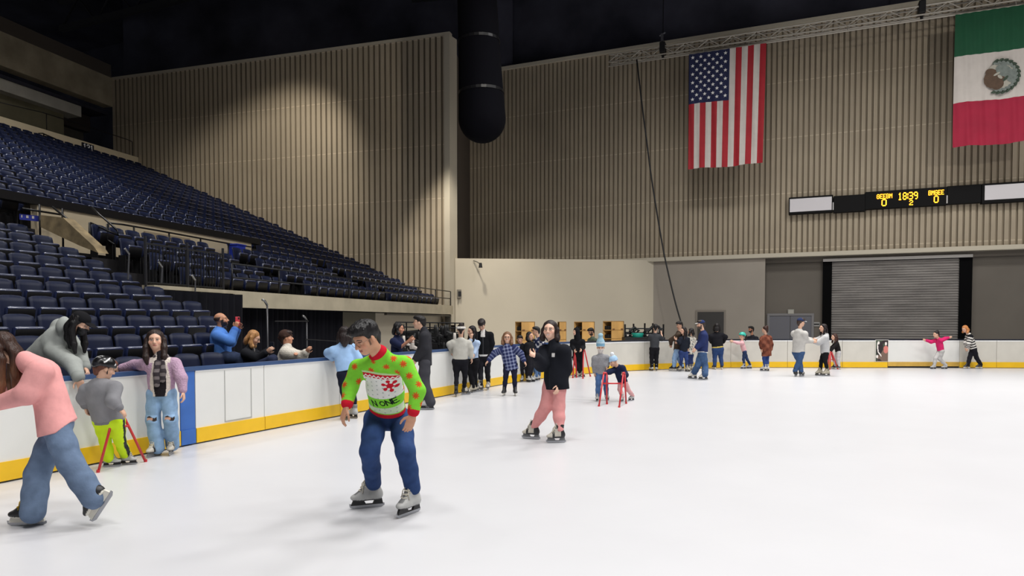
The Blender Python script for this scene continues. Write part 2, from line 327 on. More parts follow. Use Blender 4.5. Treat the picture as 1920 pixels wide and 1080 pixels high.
for px,py,lab in ((1243,90,'black chain hoist on the truss left of the striped flag'),(1728,25,'black chain hoist on the truss left of the tricolour flag')):
    p=plane(px,py,(0,YT-.05,0),(0,1,0)); p[2]=zt+.12; h=empty('chain_hoist',tuple(p),lab,'hoist','truss hoists')
    MB().frame(p,(1,0,0),(0,1,0),UZ,.12,.22,.24).tube([p-UZ*.25,p-UZ*.5],.06,8).build('motor',M_BLACK,h,tuple(p),bevel=.03)
    MB().tube([p+UZ*.24,p+UZ*6.3],.018,6).build('chain',M_RAIL,h,tuple(p))
    MB().frame(p+V(0,-.2,.42),(1,0,0),(0,1,0),UZ,.05,.05,.16).tube([p+V(-.12,-.2,.5),p+V(.14,-.2,.62)],.04,8).build('hook_block',mat('hoist_grey',(95,95,100),.4,metal=.5),h,tuple(p))
# cable sagging from the truss to the floor
cp=[depth(px,py,Z) for px,py,Z in ((1194,112,31.0),(1203,190,30.6),(1212,260,30.3),(1221,330,30.0),(1232,400,29.7),(1244,470,29.4),(1256,525,29.1),(1267,570,28.8),(1279,612,28.5),(1286,645,28.3))]
cc=catmull([tuple(p) for p in cp],4); MB().tube(cc,.035,6).build('cable',M_BLACK,loc=tuple(cc[-1]),smooth=True,label='long black cable sloping down from the truss to behind the boards',cat='cable')
# fabric duct
Zd=25.0; top=depth(891,-90,Zd); bot=depth(904,223,Zd); pts=[];rs=[]
for k in range(14): 
    u=k/13; pts.append(top+(bot-top)*u); rs.append((36+8*u**2)/F*Zd)
dv=(bot-top)/np.linalg.norm(bot-top); r=rs[-1]
for k in range(1,9):
    a=k/8*math.pi/2; pts.append(bot+dv*r*math.sin(a)); rs.append(max(r*math.cos(a),.01))
du=empty('air_duct',tuple(bot),'fat black round duct hanging from the roof between the two ribbed walls','duct')
MB().tube(pts,rs,28).build('sleeve',mat('duct_fabric',(7,7,13),.95,noise=.1,nscale=1,spec=.1),du,tuple(bot),smooth=True)
m=MB()
for k in (3,7,11): m.tube([pts[k]-dv*.05,pts[k]+dv*.05],rs[k]+.02,28)
m.build('hoop',M_RAIL,du,tuple(bot))
# ---------------------------------------------------------------- flags
def flag(name,label,px0,py0,px1,py1,px2,py2,ncol,nrow,mfun,mats,yf,amp):
    tl=plane(px0,py0,(0,yf,0),(0,1,0)); tr_=plane(px1,py1,(0,yf,0),(0,1,0)); bl=plane(px2,py2,(0,yf,0),(0,1,0))
    w=tr_[0]-tl[0]; z1=zt-.44; z0=bl[2]; P=[]
    for i in range(ncol+1):
        u=i/ncol; row=[]
        for j in range(nrow+1):
            v=j/nrow; row.append((tl[0]+w*u*(1-.03*(1-v)),yf+amp*math.sin(u*23+2*math.sin(v*3))*(1.1-v)+.5*amp*math.sin(u*61+v*4),z0+(z1-z0)*v+.03*math.sin(u*9)*(1-v)))
        P.append(row)
    root=empty(name,(tl[0],yf,z0),label,'flag')
    return root,P,tl,w,z0,z1
M_RED=mat('flag_red',(166,34,44),.8,noise=.08,nscale=3); M_WH=mat('flag_white',(206,198,190),.8,noise=.04,nscale=3); M_NAVY=mat('flag_navy',(28,34,72),.8)
yf=YT-.34
root,P,tl,w,z0,z1=flag('striped_flag','large flag with red and white stripes and starred navy corner hanging from the truss',1292,97,1437,84,1289,318,78,60,None,None,yf,.03)
cv=(z1-z0)*.43; cw=w*7/13
MB().grid(P,mfun=lambda i,j:(2 if (i//6)<7 and j>=34 else (0 if (i//6)%2==0 else 1))).build('cloth',[M_RED,M_WH,M_NAVY],root,(tl[0],yf,z0),smooth=True)
st=MB(); zc0=z0+(z1-z0)*34/60
for r in range(11):                      # eleven columns along the height, rotated field
    for c in range(9):
        if (r+c)%2: continue
        cx=tl[0]+cw*(c+1)/10; cz=zc0+(z1-zc0)*(1-(r+1)/12); R=.088; pts=[]
        for k in range(10):
            a=math.pi/2+k*math.pi/5; q=R if k%2==0 else R*.42; pts.append((cx+q*math.cos(a),yf-.062,cz+q*math.sin(a)))
        st.quad(pts[::-1])
st.build('stars',mat('star_white',(235,233,230),.7),root,(tl[0],yf,z0))
MG=mat('flag_green',(20,82,52),.8,noise=.08,nscale=2); MR2=mat('flag_crimson',(164,28,58),.8,noise=.08,nscale=2)
root,P,tl,w,z0,z1=flag('tricolour_flag','large green, white and red flag with a round eagle emblem hanging from the truss',1791,35,1966,10,1784,277,60,60,None,None,yf,.035)
MB().grid(P,mfun=lambda i,j:(0 if j>=41 else (1 if j>=20 else 2))).build('cloth',[MG,M_WH,MR2],root,(tl[0],yf,z0),smooth=True)
ec=plane(1876,143,(0,yf-.08,0),(0,1,0)); er=.62
EM=[mat('emblem_brown',(92,72,56),.8,noise=.2,nscale=9),mat('emblem_teal',(120,128,122),.8,noise=.2,nscale=9),mat('emblem_green',(62,76,62),.8,noise=.2,nscale=9),mat('emblem_pale',(176,172,158),.8)]
em=MB()
def blob(cx,cz,a,b,rot,mi,off=0.,n=14):
    c,s=math.cos(rot),math.sin(rot); em.quad([(ec[0]+cx+a*math.cos(t)*c-b*math.sin(t)*s,ec[1]-off,ec[2]+cz+a*math.cos(t)*s+b*math.sin(t)*c) for t in np.linspace(2*math.pi,0,n,endpoint=False)],mi)
for k in range(15):                       # wreath of leaves on the right half
    a=math.radians(-108+k*15.4); blob(er*.9*math.cos(a),er*.95*math.sin(a),.13,.055,a+math.pi/2+.5,2,.004)
    blob(er*.78*math.cos(a),er*.82*math.sin(a),.1,.045,a+math.pi/2-.6,1,.006)
blob(.02,.02,.5,.52,0,3,.0,24)
blob(-.2,-.08,.34,.36,.3,0,.010); blob(-.08,-.32,.2,.16,.6,0,.011); blob(-.3,.16,.2,.16,-.5,0,.011)
blob(.1,.2,.3,.2,-.7,1,.013); blob(.3,.0,.16,.26,.2,1,.014); blob(.05,.38,.14,.1,.2,1,.015); blob(-.02,-.02,.1,.05,-.8,3,.016); blob(.16,-.1,.12,.05,.9,2,.016); blob(-.12,.1,.12,.04,.5,3,.017)
em.build('emblem',EM,root,(tl[0],yf,z0))
# ---------------------------------------------------------------- scoreboard
ys=YW-.3
def sx(px,py=375): return plane(px,py,(0,ys,0),(0,1,0))
def sbox(px0,px1,z0,z1,y0,y1,name,m,parent,loc,bevel=.02):
    return MB().box((sx(px0)[0],y0,z0),(sx(px1)[0],y1,z1)).build(name,m,parent,loc,bevel=bevel)
zs0,zs1=6.42,7.16
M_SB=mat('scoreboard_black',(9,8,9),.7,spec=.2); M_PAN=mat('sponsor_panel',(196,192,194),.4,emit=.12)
lc=(sx(1480)[0],ys,zs0)
r=empty('sponsor_panel',lc,'blank white sign panel in a black frame at the left end of the scoreboard','sign','blank sponsor panels')
sbox(1479,1562,zs0-.03,zs1-.02,ys,ys+.28,'frame',M_SB,r,lc); sbox(1481,1559.5,zs0+.07,zs1-.1,ys-.02,ys+.01,'face',M_PAN,r,lc,.0)
lc=(sx(1845)[0],ys,zs0)
r=empty('sponsor_panel',lc,'blank white sign panel in a black frame at the right end of the scoreboard','sign','blank sponsor panels')
sbox(1840.5,1936,zs0-.03,zs1+.02,ys,ys+.28,'frame',M_SB,r,lc); sbox(1846,1932,zs0+.1,zs1-.06,ys-.02,ys+.01,'face',M_PAN,r,lc,.0)
lc=(sx(1562)[0],ys,zs0)
r=empty('scoreboard',lc,'long black scoreboard with amber digits showing 18:39 on the far wall','scoreboard')
sbox(1563,1623,zs0-.06,zs1-.08,ys+.02,ys+.28,'end_panel',M_SB,r,lc); sbox(1622,1776,zs0+.0,zs1,ys,ys+.28,'display',mat('display_black',(5,5,6),.7,spec=.2),r,lc); sbox(1776,1840,zs0+.02,zs1+.02,ys+.02,ys+.28,'end_panel',M_SB,r,lc)
M_LED=mat('amber_led',(255,166,32),.5,emit=3.5); ux=V(1,0,0); nn=V(0,-1,0)
def led(txt,px,py,hpx,wpx,name):
    p=plane(px,py,(0,ys-.01,0),(0,1,0)); p2=plane(px+wpx,py,(0,ys-.01,0),(0,1,0)); rows=textrows(txt)
    cz=hpx/F*30/7*.97; cxw=(p2[0]-p[0])/len(rows[0]); m=MB()
    for rr,row in enumerate(rows):
        for c,ch in enumerate(row):
            if ch=='#': m.frame(p+ux*(c+.5)*cxw-UZ*(rr+.5)*cz,ux,nn,UZ,cxw*.52,.008,cz*.5)
    m.build(name,M_LED,r,lc)
led('GEEBM',1644,364.5,8.5,29,'team_name'); led('0',1653,373.5,13,9.5,'score'); led('18:39',1684,361.5,13.5,37,'clock'); led('2',1705,375.5,9,7,'period'); led('BMGEE',1741,357.5,8.5,29,'team_name'); led('0',1751,367,13,9,'score')
for px in (1562.3,1775.5): MB().box((sx(px)[0]-.02,ys-.03,zs0+.06),(sx(px)[0]+.02,ys,zs0+.38)).build('edge_strip',mat('edge_white',(190,188,186),.4),r,lc)  # pale upright strips on the scoreboard, not emissive
# ---------------------------------------------------------------- the stands
L0=V(-12.5,12.3,0); DD=V(-.145,.9894,0); DD/=np.linalg.norm(DD); NN=V(-DD[1],DD[0],0)
def bw(s,t,z): return L0+NN*s+DD*t+UZ*z
def bp(px,py,s): return plane(px,py,tuple(L0+NN*s),tuple(NN))
def tat(p): return float(np.dot(p-L0,DD))
def proj(P):
    v=np.asarray(P,float)-EYE; z=v@FWD; return CX+F*(v@RT)/z, CY-F*(v@UPV)/z
def tend(s):       # where the bowl meets the left block wall
    p=L0+NN*s; d=B-A; n=V(-d[1],d[0],0); return float(np.dot(A-p,n)/np.dot(DD,n))
M_SEAT=mat('navy_seat_plastic',(18,26,52),.5,noise=.12,nscale=7,spec=.25)
M_PAN_=mat('navy_seat_pan',(28,36,68),.22,spec=.8)
M_LIP=mat('glint_seat_lip',(108,113,132),.18,spec=.9)  # pale lip colour paints in the glints along the folded seats
M_UNDER=mat('seat_black',(15,15,18),.5)
def seat_meshes(sm):
    """local axes: x to the side, -y towards the rink, z up; origin on the tread under the backrest"""
    W=.225; out={}
    P=[]
    nx,nz=(7,5) if sm else (3,2)
    back=MB()
    for side in (0,1):
        P=[]
        for i in range(nx):
            u=-1+2*i/(nx-1); row=[]
            for j in range(nz):
                v=j/(nz-1); w=W*(1-.06*v); z=.44+.42*v-(.028*max(0,abs(u)-.6)/.4 if v==1 else 0)-(.008 if v==1 else 0)*u*u
                row.append((u*w,-.045*u*u+.10*v+(.035 if side else 0)-.03*(1-(1-v)**2) , z))
            P.append(row)
        g=np.array(P); back.grid(g if side else g[:, ::-1])
    n=nx*nz
    def rim(i,j): return i*nz+(nz-1-j), n+i*nz+j
    for i in range(nx-1):
        for j in (0,nz-1):
            a,b=rim(i,j); c,d=rim(i+1,j); back.f.append((a,b,d,c)); back.m.append(0)
    for j in range(nz-1):
        for i in (0,nx-1):
            a,b=rim(i,j); c,d=rim(i,j+1); back.f.append((a,b,d,c)); back.m.append(0)
    out['backrest']=(back,M_SEAT)
    pan=MB()   # folded-up seat pan: shallow tray standing almost upright, rounded top lip
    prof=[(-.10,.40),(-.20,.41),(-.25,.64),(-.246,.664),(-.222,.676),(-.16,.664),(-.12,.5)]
    xs=(-.2,-.17,.17,.2) if sm else (-.2,.2)
    o=[]
    for x in xs:
        k=.93 if abs(x)>.19 and sm else 1
        o.append(len(pan.v)); pan.v+=[(x,(y+.17)*k-.17,(z-.54)*k+.54) for y,z in prof]
    m=len(prof)
    for a,b in zip(o[:-1],o[1:]):
        for j in range(m):
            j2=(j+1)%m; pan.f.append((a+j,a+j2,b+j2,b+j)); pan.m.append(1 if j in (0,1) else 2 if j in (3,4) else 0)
    pan.f.append(tuple(o[0]+j for j in range(m))[::-1]); pan.m.append(0); pan.f.append(tuple(o[-1]+j for j in range(m))); pan.m.append(0)
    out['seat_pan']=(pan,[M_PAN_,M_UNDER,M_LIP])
    st=MB(); st.box((-.235,-.16,.0),(-.205,.04,.44)).box((.205,-.16,.0),(.235,.04,.44)).box((-.22,-.06,.36),(.22,.0,.41))
    out['stand']=(st,M_UNDER)
    return out
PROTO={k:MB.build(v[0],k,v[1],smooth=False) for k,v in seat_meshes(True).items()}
for k,o in PROTO.items():
    if k!='stand': o.data.polygons.foreach_set('use_smooth',[True]*len(o.data.polygons))
SIMPLE=seat_meshes(False)
for k,o in PROTO.items(): COL.objects.unlink(o)
def put_seat(p,rz,label,group):
    r=empty('stadium_seat',tuple(p),label,'seat',group,rz)
    for k in ('backrest','seat_pan','stand'):
        c=PROTO[k].copy(); c.name=k; COL.objects.link(c); c.parent=r
    return r
# retractable block
RX0=-8.6; RP=.85; LAST=[9.6,9.27,9.66,10.07,9.91,9.85,9.85,9.9,9.9,9.9]
tm=MB()
for k in range(10):
    tm.box((RX0-RP*k-.35,-6,.0 if k==0 else .3*k-.02),(RX0-RP*k+.5,LAST[k]+.3,.3+.3*k))
tm.build('floor_seating_steps',M_TREAD,kind='structure')
nseat=0
for k in range(10):
    y=LAST[k]; j=0
    while y>0:
        p=V(RX0-RP*k,y,.3+.3*k); q=proj(p+UZ*.8)
        if q[0]<-40 or q[1]<300: break
        if k<2 and q[0]>(404 if k==0 else 398): y-=.485; continue
        put_seat(p,math.pi/2,'navy seat, near block, %s row up from the boards, %s from the curtain'%(ordw(k),ordw(j)),'seats of the near block'); nseat+=1
        y-=.485; j+=1
# fixed lower tier
def tread(k): return 2.05+.36*k
fm=MB()
def terrace(mb,s0,s1,t0,t1,z,zb):
    t1a,t1b=min(t1,tend(s0)),min(t1,tend(s1))
    mb.prism([bw(s0,t0,zb),bw(s0,t1a,zb),bw(s1,t1b,zb),bw(s1,t0,zb)],UZ*(z-zb))
for k in range(4): terrace(fm,.15+.85*k,1.0+.85*k,-1.2,40,tread(k),2.01)
terrace(fm,3.55,4.5,-4,40,3.3,2.6)
for k in range(15):
    terrace(fm,4.5+.85*k,5.35+.85*k,-12 ,40,3.85+.36*k,3.0+.3*k)
terrace(fm,4.5+.85*15,23,-12,40,9.3,8.5)
fm.build('floor_terraces',M_TREAD,kind='structure')
rz=math.atan2(DD[1],DD[0])
AIS=[(3.3,4.3),(9.3,10.3)]
def aisle(t): return any(a<t<b for a,b in AIS)
for k in range(4):
    s=.65+.85*k; te=tend(s)-1.0; t=te; j=0
    while t>-.8:
        if not aisle(t):
            put_seat(bw(s,t,tread(k)),rz,'navy seat, %s row above the concrete ledge, %s from the ribbed wall'%(ordw(k),ordw(j)),'seats above the concrete ledge'); nseat+=1; j+=1
        t-=.52
# upper tier: nearest ones as things, the rest in one mass
left=300-nseat; ups=[]
for k in range(16):
    s=4.95+.85*k; t=tend(s)-.5
    while t>-14:
        p=bw(s,t,3.85+.36*k)
        q=proj(p+UZ*.8)
        if q[0]<-25: break
        ups.append((np.dot(p,FH),k,t,p))
        t-=.52
for k in (-1,):       # rows that run on beyond the cross-aisle wall
    for s,z in ((4.1,3.5),):
        t=tend(s)-.6
        while t>7.2: ups.append((999,0,t,bw(s,t,z))); t-=.52
ups.sort(key=lambda a:a[0])
cnt={}
for d,k,t,p in ups[:max(left,0)]:
    cnt[k]=cnt.get(k,0)+1
    put_seat(p,rz,'navy seat in the %s row of the upper tier, %s from the frame edge'%(ordw(k),ordw(cnt[k]-1)),'nearest seats of the upper tier'); nseat+=1
mass=MB(); c,s_=math.cos(rz),math.sin(rz)
for d,k,t,p in ups[max(left,0):]:
    for q,(mb,mm) in SIMPLE.items():
        if q=='stand' : continue
        o=len(mass.v)
        mass.v+=[(p[0]+x*c-y*s_,p[1]+x*s_+y*c,p[2]+z) for x,y,z in mb.v]
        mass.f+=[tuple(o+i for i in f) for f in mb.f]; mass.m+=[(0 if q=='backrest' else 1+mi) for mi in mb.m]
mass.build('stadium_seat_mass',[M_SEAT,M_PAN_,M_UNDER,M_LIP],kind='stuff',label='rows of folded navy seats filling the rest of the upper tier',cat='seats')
# concrete ledge under the fixed tier
t1=tend(0)-.05
lg=empty('concrete_ledge',tuple(bw(0,-1,2)),'long pale concrete ledge under the fixed seats above the black curtain','ledge')
MB().prism([bw(0,.2,2.0),bw(0,t1,2.0),bw(.3,t1,2.0),bw(.3,.2,2.0)],UZ*.4).build('beam',M_CONC,lg,tuple(bw(0,-1,2)))
MB().prism([bw(.0,-2.3,2.32),bw(.0,.2,2.32),bw(.3,.2,2.32),bw(.3,-2.3,2.32)],UZ*.08).build('lip',M_CONC,lg,tuple(bw(0,-1,2)))
MB().prism([bw(.03,-.25,2.02),bw(.03,.12,2.02),bw(.25,.12,2.02),bw(.25,-.25,2.02)],UZ*.3).build('end_block',M_CONC,lg,tuple(bw(0,-1,2)))
# under-ledge: slab, drapes, column, beige wall
MB().prism([bw(.82,.2,1.98),bw(.82,t1+1,1.98),bw(9,t1+1,1.98),bw(9,.2,1.98)],UZ*.03).build('ceiling_under_stand',M_SOOT,kind='structure')
def drape(name,label,s,t0,t1,z0,z1,dep=.07):
    n=int(abs(t1-t0)/.06); P=[]
    for i in range(n+1):
        t=t0+(t1-t0)*i/n; d=dep*math.sin(i*1.55)+.02*math.sin(i*.7); P.append([bw(s+d*(.7+.3*z),t,z) for z in np.linspace(z0,z1,5)])
    return MB().grid(P).build(name,M_CURT,loc=tuple(bw(s,t0,z0)),smooth=True,label=label,cat='curtain')
tc=tat(bp(645,600,.5))
drape('drape','long black pleated drape hanging under the concrete ledge',.5,.3,tc,0.0,2.02)
drape('drape','short black drape closing the gap at the end of the near seating block',-.1,-2.4,.35,0.0,2.3)

tw0,tw1=tc,tat(bp(704,600,.55))
MB().prism([bw(.55,tw0,0),bw(.55,tw1,0),bw(.75,tw1,0),bw(.75,tw0,0)],UZ*1.98).build('wall_ledge_column',mat('green_concrete',(96,92,78),.85,noise=.12,nscale=1),kind='structure')
MB().prism([bw(.6,tw1,0),bw(.6,t1,0),bw(.8,t1,0),bw(.8,tw1,0)],UZ*1.98).build('wall_ledge_beige',M_BEIGE,kind='structure')
MB().prism([bw(.1,t1-.12,0),bw(.1,t1,0),bw(.35,t1,0),bw(.35,t1-.12,0)],UZ*2.0).prism([bw(.1,tw1,1.9),bw(.1,t1,1.9),bw(.2,t1,1.9),bw(.2,tw1,1.9)],UZ*.07).build('trim_7',mat('dark_trim',(70,66,58),.6),kind='structure')
for px,pt,ps,lab in ((501,572,.15,'grey drape pole with bright top, nearer the man filming'),(575,601,.1,'grey drape pole with bright top, second along the black drape')):
    a=bp(px,pt,-.25); b=a.copy(); b[2]=0; r=empty('drape_pole',tuple(b),lab,'pole','drape poles')
    MB().tube([b,a],.022,8).build('pole',mat('pole_grey',(92,92,96),.4,metal=.5),r,tuple(b),smooth=True)
    MB().tube([a,a-DD*.1+UZ*.1,a-DD*.2+UZ*.13],.03,8).build('hook',M_STEEL,r,tuple(b),smooth=True)
    MB().frame(b+UZ*.01,(1,0,0),(0,1,0),UZ,.2,.2,.01).build('base_plate',M_RAIL,r,tuple(b))
a=bp(501,640,-.25); 
MB().tube([bp(578,602,-.28),bp(515,602,-.28)],.018,6).tube([bp(572,636,-.28),bp(640,640,-.28)],.014,6).build('drape_crossbar',M_RAIL,loc=tuple(bp(578,602,-.28)),label='thin black crossbars between the drape poles',cat='bar')
# cross-aisle wall and its concrete parts
M_MID=mat('aisle_wall_paint',(208,192,162),.75,noise=.05,nscale=.9)
def zat(px,py,s): return bp(px,py,s)[2]
ta,tb,tcx,td_=[tat(bp(px,440,4.4)) for px in (72,246,360,472)]
tv=tat(bp(515,480,4.4)); tw=tat(bp(567,480,4.4))
def seg(t0,t1,z0,z1,s,th,m,name): return MB().prism([bw(s,t0,z0),bw(s,t1,z0),bw(s+th,t1,z0),bw(s+th,t0,z0)],UZ*(z1-z0)).build(name,m,kind='structure')
tk0,tk1=tat(bp(273,440,4.35)),tat(bp(357,440,4.35))
seg(ta,td_,3.0,4.42,4.42,.2,M_MID,'wall_aisle'); seg(tk0,tk1,3.0,4.22,4.36,.05,mat('aisle_shadow_panel',(166,150,124),.8,noise=.06,nscale=1.2),'recess_shade_panel')  # darker panel carries the shade of the recessed face in its colour
seg(tv,tw,3.2,4.3,4.42,.2,M_MID,'wall_aisle_end'); seg(td_,tv,3.2,4.25,4.44,.08,mat('vomitory_dark',(52,48,46),.9),'vomitory_shade_plate')  # dark plate stands in for the shade of the vomitory opening
seg(-12,7.6,4.42,4.62,4.36,.26,M_RAIL,'trim_9')
# concrete stair wall rising beside the near block
yc=10.32
def ypt(px,py): return plane(px,py,(0,yc,0),(0,1,0))
MB().prism([ypt(76,403),ypt(118,408),ypt(148,436),ypt(176,462),ypt(184,474),ypt(150,461),ypt(120,447),ypt(76,426)],(0,.25,0)).build('trim_10',mat('stair_concrete',(132,116,86),.85,noise=.4,nscale=4),kind='structure')
# 'upper deck' edge, parapet, concourse and beams behind
sp=18.2; zp0=9.6; zp1=(zat(0,222,sp)+zat(250,289,sp))/2
seg(-14,tend(sp),zp0,zp1,sp,.2,mat('parapet_paint',(224,208,176),.75,noise=.04,nscale=.8),'wall_parapet')
a=bp(153,268,sp-.02); b=bp(175,283,sp-.02); t0,t1_=tat(a),tat(b); z0_,z1_=min(zat(153,281,sp-.02),zat(175,286,sp-.02)),max(zat(153,268,sp-.02),zat(175,273,sp-.02))
sg=empty('section_sign',tuple(bw(sp-.05,t0,z0_)),'dark sign with white digits 121 on the pale parapet above the upper seats','sign')
MB().prism([bw(sp-.06,t0,z0_),bw(sp-.06,t1_,z0_),bw(sp-.01,t1_,z0_),bw(sp-.01,t0,z0_)],UZ*(z1_-z0_)).build('board',mat('sign_navy',(22,26,40),.5),sg,tuple(bw(sp-.05,t0,z0_)))
dg=MB(); rows=textrows('121'); cell=(t1_-t0)*.86/len(rows[0]); 
cz=(z1_-z0_)*.8/7
for r_,row in enumerate(rows):
    for c_,ch in enumerate(row):
        if ch=='#': dg.frame(bw(sp-.07,t0+(t1_-t0)*.07+(c_+.5)*cell,z1_-(z1_-z0_)*.1-(r_+.5)*cz),DD,NN,UZ,cell*.62,.008,cz*.52)
dg.build('digits',mat('sign_white',(246,244,246),.5),sg,tuple(bw(sp-.05,t0,z0_)))
sb=19.9
seg(-16,tend(sb),13.35,14.9,sb,.6,M_CONCD,'trim_11')          # fascia beam
seg(-16,tend(21.5),12.1,13.5,21.5,.4,mat('recess_brown',(58,50,46),.9),'wall_concourse_upper')  # dark brown wall inside the slot recess
tt=tat(bp(146,180,20.6)); seg(-16,tt,12.4,12.95,20.4,.9,mat('pale_concrete',(190,186,174),.85,noise=.1,nscale=1.5),'trim_12')
seg(-16,tt-.6,10.5,12.4,20.9,.4,mat('olive_concrete',(124,118,94),.9,noise=.15,nscale=1),'wall_concourse_left')
seg(tt-.6,tend(22),9.3,13,22,.4,mat('dark_olive',(92,86,78),.9,noise=.1,nscale=1),'wall_concourse')
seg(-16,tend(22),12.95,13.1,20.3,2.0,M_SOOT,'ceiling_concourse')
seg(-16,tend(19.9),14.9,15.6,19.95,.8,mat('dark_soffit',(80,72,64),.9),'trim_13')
# rails
def rail(name,label,paths,r=.025,m=None):
    root=empty(name,tuple(paths[0][1][0]),label,'railing')
    for nm,pts in paths: MB().tube(pts,r,6).build(nm,m or M_RAIL,root,tuple(paths[0][1][0]),smooth=True)
    return root
def down(p,z): q=np.array(p); q[2]=z; return q
def postset(pts,z): return [('post',[p,down(p,z)]) for p in pts]
s=4.0; top=[bp(x,y,s) for x,y in ((205,418),(230,421),(300,433),(360,444),(430,457),(470,463))]
rail('handrail','black handrail along the cross aisle in front of the pale wall',[('rail',top)]+postset([bp(x,y,s) for x,y in ((203,418),(251,424),(317,437),(376,447),(428,457))],3.3))
s=4.0; 
rail('handrail','short black rail high on the pale wall at the left end of the cross aisle',[('rail',[bp(x,y,s) for x,y in ((42,391),(74,396),(118,403))])]+postset([bp(x,y,s) for x,y in ((74,383),(117,391))],3.2))
rail('handrail','black stair handrail sloping down past the rough concrete stair wall',[('rail',[plane(x,y,(0,yc+.3,0),(0,1,0)) for x,y in ((98,388),(120,405),(150,433),(178,461),(195,468))])]+[('post',[plane(168,417,(0,yc+.3,0),(0,1,0)),plane(168,463,(0,yc+.3,0),(0,1,0))])])
pl=lambda x,y: plane(x,y,(0,11.4,0),(0,1,0))
rail('handrail','black looped guard rail at the head of the stairs, left of the long handrail',[('rail',[pl(x,y) for x,y in ((170,418),(186,425),(205,434),(222,441),(220,432),(205,418),(186,402),(172,388))]),('lower_rail',[pl(x,y) for x,y in ((172,438),(200,449),(214,458))]),('post',[pl(170,418),pl(172,446)]),('post',[pl(201,420),pl(201,468)]),('post',[pl(178,420),pl(179,455)])])
s=17.9
rail('handrail','small black handrail in front of the parapet left of the section sign',[('rail',[bp(x,y,s) for x,y in ((71,262),(73,250),(80,250),(105,261),(128,273))])]+postset([bp(x,y,s) for x,y in ((82,251),(110,264))],9.5),.03)
s=18.25
rail('handrail','long thin dark rail on top of the pale parapet',[('rail',[bp(x,y,s) for x,y in ((0,192),(80,211),(160,236),(240,262),(248,266))])]+postset([bp(x,y,s) for x,y in ((87,213),(248,266))],zp1),.02)
s=-.05; tl=tend(s)-.1
rail('guard_rail','black guard rail standing on the concrete ledge in front of the fixed seats',[('rail',[bw(.1,.3,3.05),bw(.1,tl,3.05)]),('lower_rail',[bw(.1,.3,2.72),bw(.1,tl,2.72)])]+[('post',[bw(.1,t,3.05),bw(.1,t,2.38)]) for t in np.linspace(.3,tl,9)],.022)
m=MB(); root=empty('stair_gate',tuple(bw(0,-2.2,2.3)),'black barred gate and fence beside the near seating block','gate')
zb=2.45
m=MB(); 
for t in np.linspace(-2.3,.1,26): m.tube([bw(.2,t,2.4),bw(.2,t,3.25)],.012,5)
m.build('bars',M_RAIL,root,tuple(bw(0,-2.2,2.3)))
for z in (2.45,3.25): MB().tube([bw(.2,-2.3,z),bw(.2,.1,z)],.022,6).build('rail',M_RAIL,root,tuple(bw(0,-2.2,2.3)))
for t in (-2.3,-1.1,.1): MB().tube([bw(.2,t,2.3),bw(.2,t,3.4)],.03,6).build('post',mat('post_grey',(52,52,56),.4,metal=.4),root,tuple(bw(0,-2.2,2.3)))
# the small pale slatted wall piece seen behind the top of the near block
p0=bp(254,548,.0); p1=bp(300,530,.0); 
# stair handrails with bright ends
for (x,y,x2,y2),lab in (((234,466,240,524),'grey stair rail post left of the barred gate'),((297,491,303,530),'grey stair rail post with bright bent top in the middle of the gate'),((360,516,366,560),'grey stair rail post with bright bent top above the drape')):
    a=bp(x,y,-.05); b=bp(x2,y2,-.05); r=empty('stair_rail',tuple(b),lab,'railing')
    MB().tube([a+DD*.1-UZ*.08,b],.017,6).build('post',MATS['pole_grey'],r,tuple(b)); MB().tube([a,a+DD*.1-UZ*.1],.024,6).build('bend',M_STEEL,r,tuple(b))
# blue box, blue banner
p=bp(444,471,3.9); z0=3.3; zt_=zat(444,461,3.9)
r=empty('blue_bin',tuple(down(p,z0)),'bright blue bin standing at the rail on the cross aisle','bin')
MB().frame(down(p,(z0+zt_)/2),DD,NN,UZ,.23,.18,(zt_-z0)/2).build('body',mat('bin_blue',(26,52,168),.5),r,tuple(down(p,z0)),bevel=.03)
MB().frame(down(p,zt_+.02),DD,NN,UZ,.25,.2,.03).build('lid',mat('bin_lid',(22,44,150),.4),r,tuple(down(p,z0)),bevel=.02)
kx=RX0-RP*9-.1
a=plane(36,401,(kx,0,0),(1,0,0)); b=plane(74,405,(kx,0,0),(1,0,0)); r=empty('blue_banner',tuple(a),'small blue banner with white marks on the top row of the near block','banner')
MB().prism([a,b,b-UZ*.13,a-UZ*.13],V(.02,0,0)).build('cloth',mat('banner_blue',(38,50,150),.6),r,tuple(a))
m=MB(); 
for u in (.06,.3,.36,.58,.64): m.prism([a+(b-a)*u-UZ*.02+V(.025,0,0),a+(b-a)*(u+.05)-UZ*.02+V(.025,0,0),a+(b-a)*(u+.05)-UZ*.08+V(.025,0,0),a+(b-a)*u-UZ*.08+V(.025,0,0)],V(.004,0,0))
m.build('marks',M_WH,r,tuple(a))
